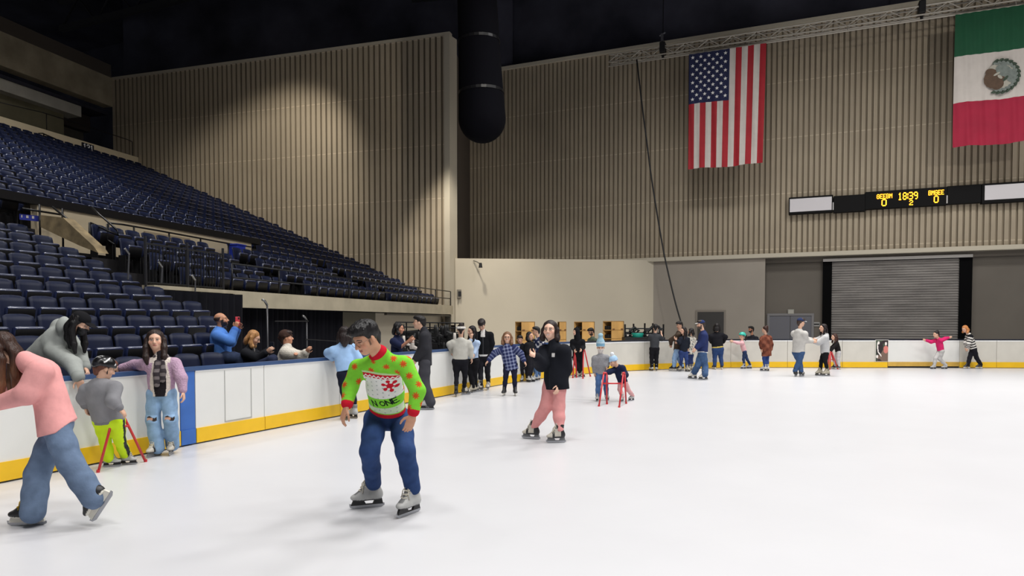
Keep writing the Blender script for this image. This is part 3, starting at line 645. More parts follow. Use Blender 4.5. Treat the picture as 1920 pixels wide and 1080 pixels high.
# ---------------------------------------------------------------- behind the boards
M_PLY=mat('plywood',(206,160,94),.6,noise=.16,nscale=3,stretch=(1,1,.35)); M_PLYD=mat('plywood_inside',(120,82,48),.7)
for i,(pxa,pxm,pxb,py,Z) in enumerate(((967,978,1003,603,26.2),(1046,1049,1062,603,26.9),(1077,1092,1115,603,27.3),(1131,1147,1170,602,27.9))):
    a=depth(pxa,py,Z+.45); m_=depth(pxm,py,Z); b=depth(pxb,py,Z+.35); z=m_[2]
    a[2]=b[2]=m_[2]=0; wv=b-m_; dv_=a-m_; dl=dv_/np.linalg.norm(dv_); dv_=dl*max(np.linalg.norm(dv_),.55); th=.03
    labs=('tall plywood shelf unit behind the boards beside the plaid coat woman','tall plywood shelf unit mostly hidden behind the woman in black jacket','tall plywood shelf unit behind the man in green jacket','tall plywood shelf unit beside the dark equipment cart')
    r=empty('shelf_unit',tuple(m_),labs[i],'shelf','plywood shelf units')
    nw=wv/np.linalg.norm(wv)
    MB().prism([m_,b,b-nw*0+dl*th,m_+dl*th],UZ*z).build('side_panel',M_PLY,r,tuple(m_))
    MB().prism([m_+dv_-dl*th,m_+dv_-dl*th+wv,m_+dv_+wv,m_+dv_],UZ*z).build('side_panel',M_PLY,r,tuple(m_))
    MB().prism([b-nw*th,b,b+dv_,b+dv_-nw*th],UZ*z).build('back_panel',M_PLYD,r,tuple(m_))
    for zz_ in (.1,z*.34,z*.56,z*.77,z-.03): MB().prism([m_,b,b+dv_,m_+dv_],UZ*.03).build('shelf',M_PLY,r,tuple(m_)).location[2]=zz_
    for zz_ in (z*.34,z*.56,z*.77):
        for u in (.2,.5,.8): MB().frame(m_+dv_*u+nw*.16+UZ*(zz_+.11),dl,nw,UZ,.06,.12,.08).build('stored_skate',M_BLACK,r,tuple(m_),bevel=.03)
    for u in (.15,.83): MB().frame(m_+wv*u-dl*.004+UZ*z*.8,nw,dl,UZ,.06,.004,.03).build('handle_slot',M_PLYD,r,tuple(m_))
# equipment cart
Z=27.6; o=depth(1206,640,Z); o[2]=0; k=F/Z
def cpx(px,py,dz=0): return depth(px,py,Z+dz)
r=empty('equipment_cart',tuple(o),'dark cart piled with black stands and a teal tub beside the plywood shelves','cart')
m=MB()
for px,py in ((1172,608),(1188,607),(1209,606),(1224,606),(1244,608)): m.tube([down(cpx(px,py),.15),cpx(px,py)],.035,6)
m.build('upright',M_RAIL,r,tuple(o))
m=MB()
for py in (616,628,633): m.tube([cpx(1171,py),cpx(1245,py)],.03,6); 
m.tube([cpx(1180,620),cpx(1190,614),cpx(1198,620),cpx(1190,627),cpx(1180,620)],.06,6).tube([cpx(1214,622),cpx(1224,612),cpx(1234,612),cpx(1240,620)],.06,6).tube([cpx(1174,632),cpx(1192,618,.3)],.05,6).tube([cpx(1196,634),cpx(1214,618,.2)],.05,6)
m.build('bar',M_BLACK,r,tuple(o))
MB().prism([down(cpx(1171,632,.5),.2),down(cpx(1245,632,.5),.2),cpx(1245,624,.5),cpx(1171,622,.5)],FH*.05).build('back_panel',M_BLACK,r,tuple(o))
MB().frame(down(cpx(1206,640),.95),RT,FH,UZ,.8,.4,.08).build('deck',M_BLACK,r,tuple(o))
p=cpx(1195,636,-.1); MB().tube([down(p,.98),down(p,1.04),down(p,1.17),down(p,1.2)],[.18,.22,.25,.24],14).build('tub',mat('teal_tub',(28,150,132),.35),r,tuple(o),smooth=True)
m=MB()
for px in (1177,1186,1195,1202,1214): m.frame(cpx(px,628.5,-.15),RT,FH,UZ,.035,.03,.03)
m.build('bright_fittings',M_WH,r,tuple(o)); 
m=MB()
for dx in (-.7,.7):
    for dy in (-.35,.35): m.tube([o+RT*dx+FH*dy-RT*.03+UZ*.1,o+RT*dx+FH*dy+RT*.03+UZ*.1],.1,12)
m.build('wheel',M_BLACK,r,tuple(o))
# rental skate rack behind the boards on the left
Zr=17.5; o=depth(810,650,Zr); o[2]=0
def rpx(px,py,dz=0): return depth(px,py,Zr+dz)
r=empty('rental_rack',tuple(o),'black wire rack hung with skates and helmets behind the left boards','rack')
m=MB()
for px in (742,762,785,806,822,838,853,869): m.tube([down(rpx(px,604),.05),rpx(px,604+(px-742)*.012)],.018,5)
m.build('upright',M_RAIL,r,tuple(o))
m=MB()
for py in (604,613,622,632,642): m.tube([rpx(742,py),rpx(870,py+2)],.016,5)
m.build('wire',M_RAIL,r,tuple(o))
rr=random.Random(3)
MB().prism([down(rpx(744,650,.3),.1),down(rpx(868,650,.3),.1),rpx(868,628,.3),rpx(812,616,.3),rpx(744,622,.3)],FH*.04).build('net_back',mat('rack_back_dark',(22,21,22),.9),r,tuple(o))  # plain dark sheet behind the hung skates
for i in range(34):
    px=rr.uniform(748,866); py=rr.uniform(616,652); p=rpx(px,py,rr.uniform(-.2,.1)); mt=M_WH if rr.random()<.22 else M_BLACK
    q=MB(); a=rr.uniform(-.5,.5); q.tube([p+UZ*.11,p+UZ*.02,p-UZ*.08,p-UZ*.13],[.032,.042,.042,.026],8).tube([p-UZ*.06,p-UZ*.11+RT*.1+FH*a*.1,p-UZ*.13+RT*.16],[.04,.036,.022],8)
    q.build('hung_skate',mt,r,tuple(o),smooth=True)
# ---------------------------------------------------------------- distance-field bodies
def nrm(v): v=np.asarray(v,float); return v/(np.linalg.norm(v)+1e-12)
class SDF:
    """smooth union / cuts of tapered capsules and ellipsoids, meshed with surface nets"""
    def __init__(s,h): s.h=h; s.ops=[]
    def cap(s,a,b,ra,rb,k=.02,fl=None,op='u'):
        a=np.asarray(a,float); b=np.asarray(b,float); R=max(ra,rb)*(max(1,fl[1]) if fl else 1)
        s.ops.append(('cap',a,b,ra,rb,k,fl,op,np.minimum(a,b)-R,np.maximum(a,b)+R)); return s
    def chain(s,pts,rs,k=.02,fl=None):
        for i in range(len(pts)-1): s.cap(pts[i],pts[i+1],rs[i],rs[i+1],k,fl)
        return s
    def ell(s,c,axes,r,k=.02,op='u'):
        c=np.asarray(c,float); M=np.array(axes,float); e=np.abs(M.T)@np.asarray(r,float)
        s.ops.append(('ell',c,M,np.asarray(r,float),0,k,None,op,c-e,c+e)); return s
    def cut(s,p,n):          # removes everything on the +n side of the plane, from what has been added so far
        s.ops.append(('cut',np.asarray(p,float),np.asarray(n,float),0,0,0,None,'cut',None,None)); return s
    def mesh(s):
        h=s.h; us=[o for o in s.ops if o[7]=='u']; lo=np.min([o[8] for o in us],0)-3*h; hi=np.max([o[9] for o in us],0)+3*h
        n=np.ceil((hi-lo)/h).astype(int)+1; ax=[(lo[i]+h*np.arange(n[i])).astype(np.float32) for i in range(3)]
        D=np.full(n,9.,np.float32)
        for o in s.ops:
            kind,p,q,ra,rb,k,fl,op,l,u=o
            if op=='cut':
                pl=(ax[0][:,None,None]-p[0])*q[0]+(ax[1][None,:,None]-p[1])*q[1]+(ax[2][None,None,:]-p[2])*q[2]
                D=np.maximum(D,pl.astype(np.float32)); continue
            m=k+2.5*h; i0=np.maximum(((l-m-lo)/h).astype(int),0); i1=np.minimum(((u+m-lo)/h).astype(int)+2,n)
            if (i1<=i0).any(): continue
            X=ax[0][i0[0]:i1[0],None,None]; Y=ax[1][None,i0[1]:i1[1],None]; Z=ax[2][None,None,i0[2]:i1[2]]
            px,py,pz=X-p[0],Y-p[1],Z-p[2]
            if kind=='cap':
                ba=q-p; L2=float(ba@ba)+1e-12
                t=np.clip((px*ba[0]+py*ba[1]+pz*ba[2])/L2,0,1)
                dx,dy,dz=px-t*ba[0],py-t*ba[1],pz-t*ba[2]
                d2=dx*dx+dy*dy+dz*dz
                if fl is not None:
                    nv,sc=fl; w=dx*nv[0]+dy*nv[1]+dz*nv[2]; d2=d2+w*w*(1/(sc*sc)-1)
                d=np.sqrt(np.maximum(d2,0))-(ra+t*(rb-ra))
            else:
                r=ra; d2=0
                for i in range(3): c=(px*q[i][0]+py*q[i][1]+pz*q[i][2])/r[i]; d2=d2+c*c
                d=(np.sqrt(d2)-1)*float(min(r))
            sl=tuple(slice(i0[i],i1[i]) for i in range(3)); A_=D[sl]; d=d.astype(np.float32)
            if op=='u':
                if k>0: hh=np.maximum(k-np.abs(A_-d),0)/k; D[sl]=np.minimum(A_,d)-hh*hh*k*.25
                else: D[sl]=np.minimum(A_,d)
            else:
                d=-d
                if k>0: hh=np.maximum(k-np.abs(A_-d),0)/k; D[sl]=np.maximum(A_,d)+hh*hh*k*.25
                else: D[sl]=np.maximum(A_,d)
        I=D<0; nx,ny,nz=n
        c8=[(i,j,k) for i in (0,1) for j in (0,1) for k in (0,1)]
        cnt=np.zeros((nx-1,ny-1,nz-1),np.int8)
        for i,j,k in c8: cnt+=I[i:nx-1+i,j:ny-1+j,k:nz-1+k]
        act=np.argwhere((cnt>0)&(cnt<8)); N=len(act)
        idx=np.full((nx-1,ny-1,nz-1),-1,np.int32); idx[act[:,0],act[:,1],act[:,2]]=np.arange(N)
        vals=np.stack([D[act[:,0]+i,act[:,1]+j,act[:,2]+k] for i,j,k in c8],1)
        acc=np.zeros((N,3)); ct=np.zeros(N)
        for a in range(8):
            for b in range(a+1,8):
                da=np.array(c8[b])-np.array(c8[a])
                if np.abs(da).sum()!=1: continue
                va,vb=vals[:,a],vals[:,b]; m=(va<0)!=(vb<0); t=np.where(m,va/np.where(m,va-vb,1),0)
                acc+=np.where(m[:,None],np.array(c8[a])+t[:,None]*da,0); ct+=m
        P=lo+h*(act+acc/ct[:,None])
        Q=[]
        for axn in range(3):
            o1,o2=[i for i in range(3) if i!=axn]
            s0=[slice(None)]*3; s1=[slice(None)]*3; s0[axn]=slice(0,-1); s1[axn]=slice(1,None)
            a_,b_=I[tuple(s0)],I[tuple(s1)]; e=np.argwhere(a_!=b_); e=e[(e[:,o1]>0)&(e[:,o2]>0)&(e[:,o1]<n[o1]-1)&(e[:,o2]<n[o2]-1)]
            f=a_[e[:,0],e[:,1],e[:,2]]
            def at(d1,d2):
                g=e.copy(); g[:,o1]-=d1; g[:,o2]-=d2; return idx[g[:,0],g[:,1],g[:,2]]
            q=np.stack([at(1,1),at(0,1),at(0,0),at(1,0)],1)
            flip=f if axn!=1 else ~f
            q=np.where(flip[:,None],q,q[:,::-1]); Q.append(q)
        Q=np.concatenate(Q); return P,Q[(Q>=0).all(1)]
def mesh_obj(name,P,Q,col,m,parent=None,loc=None):
    me=bpy.data.meshes.new(name); P=P-(0 if loc is None else np.asarray(loc))
    me.vertices.add(len(P)); me.vertices.foreach_set('co',P.astype(np.float32).ravel())
    me.loops.add(len(Q)*4); me.loops.foreach_set('vertex_index',Q.astype(np.int32).ravel())
    me.polygons.add(len(Q)); me.polygons.foreach_set('loop_start',np.arange(0,len(Q)*4,4,dtype=np.int32)); 
    me.polygons.foreach_set('use_smooth',np.ones(len(Q),bool)); me.update(calc_edges=True)
    a=me.attributes.new('Col','FLOAT_COLOR','POINT'); a.data.foreach_set('color',np.c_[col,np.ones(len(P))].astype(np.float32).ravel())
    me.materials.append(m); o=bpy.data.objects.new(name,me); COL.objects.link(o)
    if parent is not None: o.parent=parent
    elif loc is not None: o.location=loc
    return o
LC=lambda c: np.array(lin(c))
def hash3(P,s=40.):
    return .5+.5*np.sin(P[:,0]*s*1.3+np.sin(P[:,1]*s*.9)*2)*np.sin(P[:,1]*s+np.sin(P[:,2]*s*1.1)*2)*np.sin(P[:,2]*s*.8+1.3)
MSKIN=mat('skin',attr=True,rough=.5,bump=.05,bscale=90,noise=.03,nscale=30); MCLOTH=mat('cloth',attr=True,rough=.88,bump=.25,bscale=13,noise=.06,nscale=14,spec=.15)
MDENIM=mat('denim',attr=True,rough=.85,bump=.3,bscale=15,noise=.1,nscale=16,spec=.15); MHAIR=mat('hair',attr=True,rough=.45,bump=.6,bscale=30,noise=.3,nscale=22,stretch=(2.2,2.2,.35),spec=.35)
MPUFF=mat('padded_cloth',attr=True,rough=.55,bump=.3,bscale=12,noise=.06,nscale=9,spec=.3); MGLOSS=mat('gloss_shell',attr=True,rough=.25,noise=.04,nscale=9); MFLEECE=mat('fleece',attr=True,rough=.95,bump=.7,bscale=55,noise=.1,nscale=40,spec=.1)
MLEATH=mat('boot_leather',attr=True,rough=.45,bump=.12,bscale=30,noise=.06,nscale=12); MBLADE=mat('blade_steel',(170,172,176),.25,metal=.9)
M_GLASSRIM=mat('spectacle_rim',(120,98,84),.35,metal=.4)
SKATES={}
def skate_proto(style,h):
    key=(style,h)
    if key in SKATES: return SKATES[key]
    X,Y,Z=V(1,0,0),V(0,1,0),V(0,0,1); g=SDF(h)
    g.ell((0,.085,.098),(X,Y,Z),(.046,.07,.034),.03); g.cap((0,.06,.1),(0,-.07,.105),.044,.042,.03); g.ell((0,-.075,.12),(X,Y,Z),(.04,.048,.05),.03)
    g.cap((0,-.045,.13),(0,-.058,.25),.046,.05,.04); g.cap((0,.06,.12),(0,-.02,.24),.032,.036,.035); g.cap((0,-.015,.2),(0,.012,.28),.03,.022,.02,fl=(Y,.5))
    g.cut((0,0,.07),(0,0,-1)); g.cut((0,-.06,.276),nrm((0,-.25,1)))
    P,Q=g.mesh()
    st=dict(grey=((176,176,174),(128,128,128),(62,62,64)),hockey=((36,36,38),(188,182,170),(34,34,34)),black=((30,30,32),(44,44,46),(225,222,210)),beige=((172,164,146),(120,112,96),(70,66,60)),white=((205,200,190),(170,166,158),(60,58,56)))[style]
    c=np.tile(LC(st[0]),(len(P),1)); y,z=P[:,1],P[:,2]
    if style=='hockey':
        c[(y>.075)]=LC(st[1]); c[(abs(P[:,0])>.02)&(z>.1)&(z<.21)&(y>-.05)&(y<.04)]=LC(st[1])
    else: c[(z>.2)&(y<-.03)]=LC(st[1])
    c[(abs(P[:,0])<.024)&(y>-.0)&(z>.125)]=LC(st[1] if style!='black' else st[0])*.9; c[z<.083]=LC(st[2]) if style!='black' else LC((220,216,204))
    boot=mesh_obj('skate',P,Q,c,MLEATH)
    hc=dict(grey=(34,34,36),hockey=(120,122,124),black=(222,218,206),beige=(90,88,84),white=(60,60,62))[style]
    b=MB(); b.prism([(-.011,.15,.03),(-.011,.13,.078),(-.011,.045,.078),(-.011,.02,.035),(-.011,-.035,.035),(-.011,-.055,.078),(-.011,-.115,.078),(-.011,-.125,.03)],(.022,0,0))
    hold=b.build('blade_holder',mat('holder_'+style,hc,.45))
    b=MB(); b.prism([(-.0025,.165,.045),(-.0025,.16,.018),(-.0025,.13,.0),(-.0025,-.11,.0),(-.0025,-.138,.014),(-.0025,-.138,.034)],(.005,0,0)); bl=b.build('blade',MBLADE)
    b=MB(); lc=dict(black=(214,176,50)).get(style,(214,208,192))
    for i in range(5):
        u=i/4; zc=.148+.115*u; yc=.072-.068*u
        for sg in (-1,1): b.tube([(-.034*sg,yc-.012,zc-.012),(0,yc+.012,zc+.008),(.034*sg,yc-.004,zc+.012)],.0052,5)
    b.tube([(0,.02,.255),(-.03,.05,.2),(-.045,.055,.14)],.005,5).tube([(0,.02,.255),(.03,.05,.21),(.045,.05,.15)],.005,5)
    la=b.build('laces',mat('laces_'+style,lc,.8),smooth=True)
    for o in (boot,hold,bl,la): COL.objects.unlink(o)
    SKATES[key]=(boot,hold,bl,la); return SKATES[key]
def put_skate(parent,loc0,pos,yaw,pitch,roll,q,style,h):
    import mathutils
    boot,hold,bl,la=skate_proto(style,h); o=boot.copy(); o.name='skate'; COL.objects.link(o); o.parent=parent
    f=math.cos(math.radians(yaw))*RT+math.sin(math.radians(yaw))*FH; wy=math.atan2(f[1],f[0])-math.pi/2
    o.rotation_euler=mathutils.Euler((math.radians(pitch),math.radians(roll),wy),'XYZ'); o.location=pos-loc0; o.scale=(q,q,q)
    for c in (hold,bl,la):
        if c is la and h>.01: continue
        d=c.copy(); d.name=c.name.split('.')[0]; COL.objects.link(d); d.parent=o
    import mathutils as mu
    return (np.array(o.rotation_euler.to_matrix())@(V(0,-.045,.2)*q))+pos
def seglen(P,a,b):
    ba=b-a; t=np.clip(((P-a)@ba)/(ba@ba+1e-9),0,1); return np.linalg.norm(P-a-t[:,None]*ba,axis=1),t
PEOPLE=[]
def person(label,Z0,yaw,hd,sh,hp,re,rw,le,lw,rf=None,lf=None,rk=None,lk=None,look=None,q=1.,bw_=1.,skin=(214,170,144),hair=None,top=None,pants=None,skates='grey',hat=None,face=None,fine=None,nk=None,rs=None,ls=None,rh=None,lh=None,hands=None,hq=None,seated=False,roll=0,name='person',extra=None):
    if rf and lf and len(rf)<4 and len(lf)<4: Z0=(float((ground(*rf[:2])-EYE)@FH)+float((ground(*lf[:2])-EYE)@FH))/2
    h=fine or (.0055 if Z0<7 else .0075 if Z0<10.5 else .011 if Z0<17 else .0145)
    def J(p,dz=0.):
        if p is None: return None
        return depth(p[0],p[1],Z0+(p[2] if len(p)>2 else dz))
    f=math.cos(math.radians(yaw))*RT+math.sin(math.radians(yaw))*FH; r=np.cross(f,UZ)
    HP=J(hp); SH=J(sh); HD=J(hd); up=nrm(SH-HP); fr=nrm(f-up*(f@up)); rt=np.cross(fr,up)
    wS=.175*q*bw_; RS=J(rs) if rs else SH+rt*wS-up*.035*q; LS=J(ls) if ls else SH-rt*wS-up*.035*q
    if rs and ls: rt=nrm(RS-LS); fr=nrm(np.cross(up,rt)); rt=np.cross(fr,up)
    RH=J(rh) if rh else HP+r*.09*q; LH=J(lh) if lh else HP-r*.09*q
    dR,dL=float((RS-EYE)@FH)-Z0,float((LS-EYE)@FH)-Z0
    RE,LE=J(re,dR),J(le,dL); RW,LW=J(rw,dR),J(lw,dL)
    loc=HP.copy(); loc[2]=0
    feet=[]
    for ft,hj in ((rf,RH),(lf,LH)):
        if ft is None: feet.append(None); continue
        px,py,fy=ft[:3]; lift=ft[3] if len(ft)>3 else 0; pit=ft[4] if len(ft)>4 else 0; rol=ft[5] if len(ft)>5 else 0; dzf=ft[6] if len(ft)>6 else None
        p=ground(px,py) if not lift else depth(px,py,Z0+(dzf or 0)); feet.append((p,fy,pit,rol))
    if rf and not (len(rf)>3 and rf[3]): loc=feet[0][0].copy() if not lf else (feet[0][0]+feet[1][0])/2; loc[2]=0
    PAR=[None]
    # head frame
    ly,lp=(look if look else (yaw,0)); lf_=math.cos(math.radians(ly))*RT+math.sin(math.radians(ly))*FH; lf_=lf_*math.cos(math.radians(lp))+UZ*math.sin(math.radians(lp))
    lr=nrm(np.cross(lf_,UZ)); lu=np.cross(lr,lf_)
    if roll: c_,s_=math.cos(math.radians(roll)),math.sin(math.radians(roll)); lr,lu=lr*c_+lu*s_,lu*c_-lr*s_
    k=(hq or q**.5)*1.0; H=lambda x,y,z: HD+k*(lr*x+lf_*y+lu*z); AX=(lr,lf_,lu)
    NK=J(nk) if nk else SH+up*.05*q
    g=SDF(h)
    # torso, limbs
    g.cap(SH-up*.12*q,HP+up*.05*q,.125*q*bw_,.115*q*bw_,.05,(fr,.66)); g.cap(RS-rt*.03*q,LS+rt*.03*q,.05*q,.05*q,.05)
    g.cap(NK-up*.05*q,H(0,-.02,-.05),.054*k,.052*k,.03)
    for s_,e_,w_ in ((RS,RE,RW),(LS,LE,LW)): g.chain([s_,e_,w_],[.045*q,.036*q,.026*q],.02)
    anks=[]
    for i,(hj,kn) in enumerate(((RH,J(rk) if rk else None),(LH,J(lk) if lk else None))):
        if feet[i] is None: anks.append((hj,kn,None)); 
        else:
            p,fy,pit,rol=feet[i]; fv=math.cos(math.radians(fy))*RT+math.sin(math.radians(fy))*FH
            ca,sa=math.cos(math.radians(pit)),math.sin(math.radians(pit)); anks.append((hj,kn,p+(UZ*(.2*ca-.045*sa)-fv*(.045*ca+.2*sa))*q*.98))
    # head
    g.ell(H(0,-.018,.035),AX,V(.077,.096,.088)*k,.02); g.ell(H(0,.028,-.045),AX,V(.06,.066,.07)*k,.035); g.ell(H(0,.062,-.088),AX,V(.024,.022,.02)*k,.03)
    g.ell(H(0,.055,.03),AX,V(.055,.035,.03)*k,.02)
    if h<.013:
        for sx_ in (-1,1): g.ell(H(.032*sx_,.096,.008),AX,V(.021,.014,.012)*k,.012,op='s'); g.ell(H(.032*sx_,.081,.007),AX,V(.0145,.0125,.0115)*k,.002)
        g.cap(H(0,.085,.02),H(0,.112,-.026),.009*k,.0135*k,.014); g.ell(H(.013,.098,-.03),AX,V(.009,.01,.008)*k,.006); g.ell(H(-.013,.098,-.03),AX,V(.009,.01,.008)*k,.006)
        g.ell(H(0,.088,-.058),AX,V(.024,.0095,.006)*k,.006); g.ell(H(0,.087,-.067),AX,V(.02,.009,.0065)*k,.006); g.ell(H(0,.096,-.0625),AX,V(.022,.006,.0018)*k,.003,op='s')
        for sx_ in (-1,1): g.ell(H(.048*sx_,.055,-.025),AX,V(.024,.025,.024)*k,.02)
    else: g.cap(H(0,.085,.02),H(0,.112,-.026),.012*k,.016*k,.014)
    for sx_ in (-1,1): g.ell(H(.079*sx_,-.008,-.005),(nrm(lr+lf_*-.35*sx_),lf_,lu),V(.010,.02,.032)*k,.008)
    # hands with five fingers
    HN=[]
    for i,(e_,w_,sgn) in enumerate(((RE,RW,1),(LE,LW,-1))):
        hs=(hands or {}).get('r' if i==0 else 'l',{}); d=nrm(w_-e_)
        if 'dir' in hs: a=hs['dir']; d=nrm(RT*a[0]+FH*a[1]+UZ*a[2])
        pn=hs.get('palm'); pn=RT*pn[0]+FH*pn[1]+UZ*pn[2] if pn else -rt*sgn
        pn=nrm(pn-d*(pn@d)); sd=np.cross(d,pn)*sgn      # towards the thumb side
        if sd@fr<-.3 and 'palm' not in hs: sd=-sd
        cu=hs.get('curl',.5); hk=q**.6*(1 if h<.013 else 1.1); fr_=max(.0085*hk,.6*h)
        g.cap(w_,w_+d*.045*hk,.027*hk,.034*hk,.015,(pn,.62)); g.cap(w_+d*.045*hk,w_+d*.082*hk,.036*hk,.038*hk,.015,(pn,.5))
        for fi,(o,L) in enumerate(((.029,.068),(.01,.077),(-.009,.072),(-.027,.056))):
            b0=w_+d*.085*hk+sd*o*hk; sp=sd*o*.25; L*=hk
            d1=nrm(d*math.cos(cu*.5)+pn*math.sin(cu*.5)+sp); d2=nrm(d*math.cos(cu*1.5)+pn*math.sin(cu*1.5)+sp); d3=nrm(d*math.cos(cu*2.3)+pn*math.sin(cu*2.3)+sp)
            b1=b0+d1*L*.48; b2=b1+d2*L*.32; b3=b2+d3*L*.25
            g.chain([b0-d*.02*hk,b0,b1,b2,b3],[fr_*1.05,fr_*1.05,fr_,fr_*.92,fr_*.8],.003)
        t0=w_+d*.025*hk+sd*.024*hk; t1=t0+nrm(d*.6+sd*.75+pn*.25)*.04*hk; t2=t1+nrm(d*.85+sd*.3+pn*.4)*.032*hk; t3=t2+nrm(d*.95+pn*(.2+cu*.5))*.024*hk
        g.chain([t0,t1,t2,t3],[.013*hk,fr_*1.15,fr_*1.05,fr_*.85],.005); HN.append((w_,d,pn))
    # legs inside the trousers
    for i,(hj,kn,an) in enumerate(anks):
        if kn is None and an is not None: kn=(hj+an)/2+f*.04*q
        anks[i]=(hj,kn,an)
        if an is not None: g.chain([hj,kn,an],[.075*q*bw_,.048*q,.04*q],.03)
        elif kn is not None: g.cap(hj,kn,.075*q*bw_,.05*q,.03)
    P,Q=g.mesh()
    c=np.tile(LC(skin),(len(P),1)); lx,ly2,lz=[((P-HD)@a)/k for a in AX]; head=(abs(lx)<.1)&(abs(ly2)<.14)&(lz>-.13)&(lz<.14)
    fc=dict(lips=(184,112,104),brow=(52,38,32),beard=None,mask=None); fc.update(face or {})
    ft=head&(ly2>.03)
    c[ft&(abs(abs(lx)-.045)<.02)&(abs(lz+.03)<.018)]*=np.array([1.04,.9,.88])
    if h<.012:
        c[ft&(abs(lx)<.023)&(abs(lz+.063-9*lx*lx)<.009)&(ly2>.078)]=LC(fc['lips'])
        if fc.get('smile'): c[ft&(abs(lx)<.02)&(abs(lz+.0625-9*lx*lx)<.0045)&(ly2>.07)]=LC((240,232,226))
        for sx_ in (-1,1):
            ex=lx-.032*sx_; e2=(ex/.0125)**2+((lz-.006)/.0062)**2; m=ft&(ly2>.07)
            if not fc.get('closed'):
                c[m&(e2<1)]=LC((206,198,194)); c[m&((ex**2+(lz-.0065)**2)<.0064**2)]=LC((38,26,22))
            c[m&(abs(ex)<.017)&(abs(lz-.0135)<.0036)]=LC((60,40,36))
            c[m&(abs(ex)<.021)&(abs(lz-.0258-.0045*(1-(ex/.021)**2)-.16*(.032-abs(lx)))<.0036)]=LC(fc['brow'])
    else:
        c[ft&(abs(lx)<.025)&(abs(lz+.062)<.01)]=LC(fc['lips'])*.9
        for sx_ in (-1,1): c[ft&(abs(lx-.032*sx_)<.015)&(abs(lz-.008)<.009)]=LC(skin)*.4
    if fc['beard'] is not None:
        c[head&(lz<-.045)&(ly2>-.01)&~((abs(lx)<.022)&(abs(lz+.062)<.008))]=LC(fc['beard']); c[head&(abs(lx)>.055)&(lz<.0)&(lz>-.06)&(ly2>-.005)&(ly2<.035)]=LC(fc['beard'])
    if fc.get('burn'): c[head&(abs(lx)>.058)&(lz<.02)&(lz>-.045)&(abs(ly2-.022+.1*lz)<.009)]=LC(skin)*.3
    if fc['mask'] is not None: c[head&(lz<-.012)&(ly2>.02)]=LC(fc['mask'])
    root=mesh_obj(name,P,Q,c,MSKIN,None,loc); tag(root,label,'person')
    # skates
    an2=[]
    for i in (0,1):
        if feet[i] is not None and skates:
            p,fy,pit,rol=feet[i]; a=put_skate(root,loc,p,fy,pit,rol,q*.98,skates,.006 if h<.01 else .012)
            an2.append(a)
            anks[i]=(anks[i][0],anks[i][1],a)
    # trousers
    if pants:
        pt=dict(col=(60,60,70),style='straight',mat=MDENIM,fn=None,w=1.); pt.update(pants); g=SDF(max(h,.006)); b=bw_*pt['w']
        wst=pt.get('waist',.09)
        g.cap(HP+up*wst*q,HP,.118*q*b,.128*q*b,.04,(fr,.76)); g.cap(RH+UZ*.0,LH,.098*q*b,.098*q*b,.05)
        r2,r3,r4=dict(skinny=(.066,.058,.05),straight=(.078,.07,.066),wide=(.092,.09,.092),baggy=(.095,.082,.056),leggings=(.062,.054,.046),snow=(.088,.085,.092))[pt['style']]
        for i,(hj,kn,an) in enumerate(anks):
            if an is None:
                if kn is not None: g.cap(hj,kn,.095*q*b,.07*q,.03)
                continue
            d=nrm(an-kn); end=an+d*pt.get('len',.03)*q
            g.chain([hj,hj*.5+kn*.5,kn,(kn+end)/2,end],[.098*q*b,(.5*.098*b+.52*r2)*q,r2*q,r3*q*1.02,r4*q],.03)
        P,Q=g.mesh(); 
        u=(P-HP)@r; v=P[:,2]; c=np.tile(LC(pt['col']),(len(P),1))
        if pt['mat'] is MDENIM:    # seat of wear: paler thighs, darker seams
            for hj,kn,an in anks:
                if an is None: continue
                dd,t=seglen(P,hj,kn); fw=((P-(hj+kn)/2)@f)
                c*= (1+.16*np.clip(fw/(.07*q),0,1)*np.exp(-((t-.6)/.35)**2)*(dd<.15))[:,None]
            c*=(.9+.2*hash3(P,30))[:,None]
        if pt['fn']: pt['fn'](P,c,dict(u=u,v=v,f=(P-HP)@f,anks=anks,HP=HP,q=q,r=r,fv=f))
        mesh_obj('trousers',P,Q,c,pt['mat'],root,loc)
    # upper garment
    if top:
        tp=dict(col=(120,120,125),bulk=.0,hem=.06,hemr=1.,mat=MCLOTH,fn=None,hood=False,collar=.02,sleeve=1.,long=0,name='jacket',cuffr=1.,short=False); tp.update(top); hh=tp.get('h',max(h,.006)); g=SDF(hh); b=bw_; bk=tp['bulk']
        hemp=HP-up*tp['hem']*q
        g.cap(SH-up*.10*q,(SH+HP)/2,(.148*b)*q+bk,(.14*b)*q+bk,.05,(fr,.7)); g.cap((SH+HP)/2,hemp-up*.03,(.14*b)*q+bk,(.148*b*tp['hemr'])*q+bk,.05,(fr,.74))
        if tp['long']:
            lo_=hemp-UZ*tp['long']*q; g.cap(hemp,lo_-UZ*.03,(.148*b*tp['hemr'])*q+bk,(.17*b*tp['hemr'])*q+bk,.04,(fr,.78)); g.cut(lo_,-UZ)
        else: g.cut(hemp,-up)
        if tp.get('slant'): g.cut(hemp+fr*.0,nrm(-up+fr*tp['slant']))
        g.cap(RS-rt*.05*q-up*.02*q,LS+rt*.05*q-up*.02*q,.062*q+bk*.9,.062*q+bk*.9,.05,(fr,.85))
        for s_ in (RS,LS): g.cap(NK-up*.045*q,s_+up*.005*q,.05*q+bk*.3,.045*q+bk*.7,.05)
        g.cap(SH-up*.03*q,NK+nrm(HD-NK)*tp['collar']*q,.085*q+bk*.4,.062*q+bk*.3,.04)
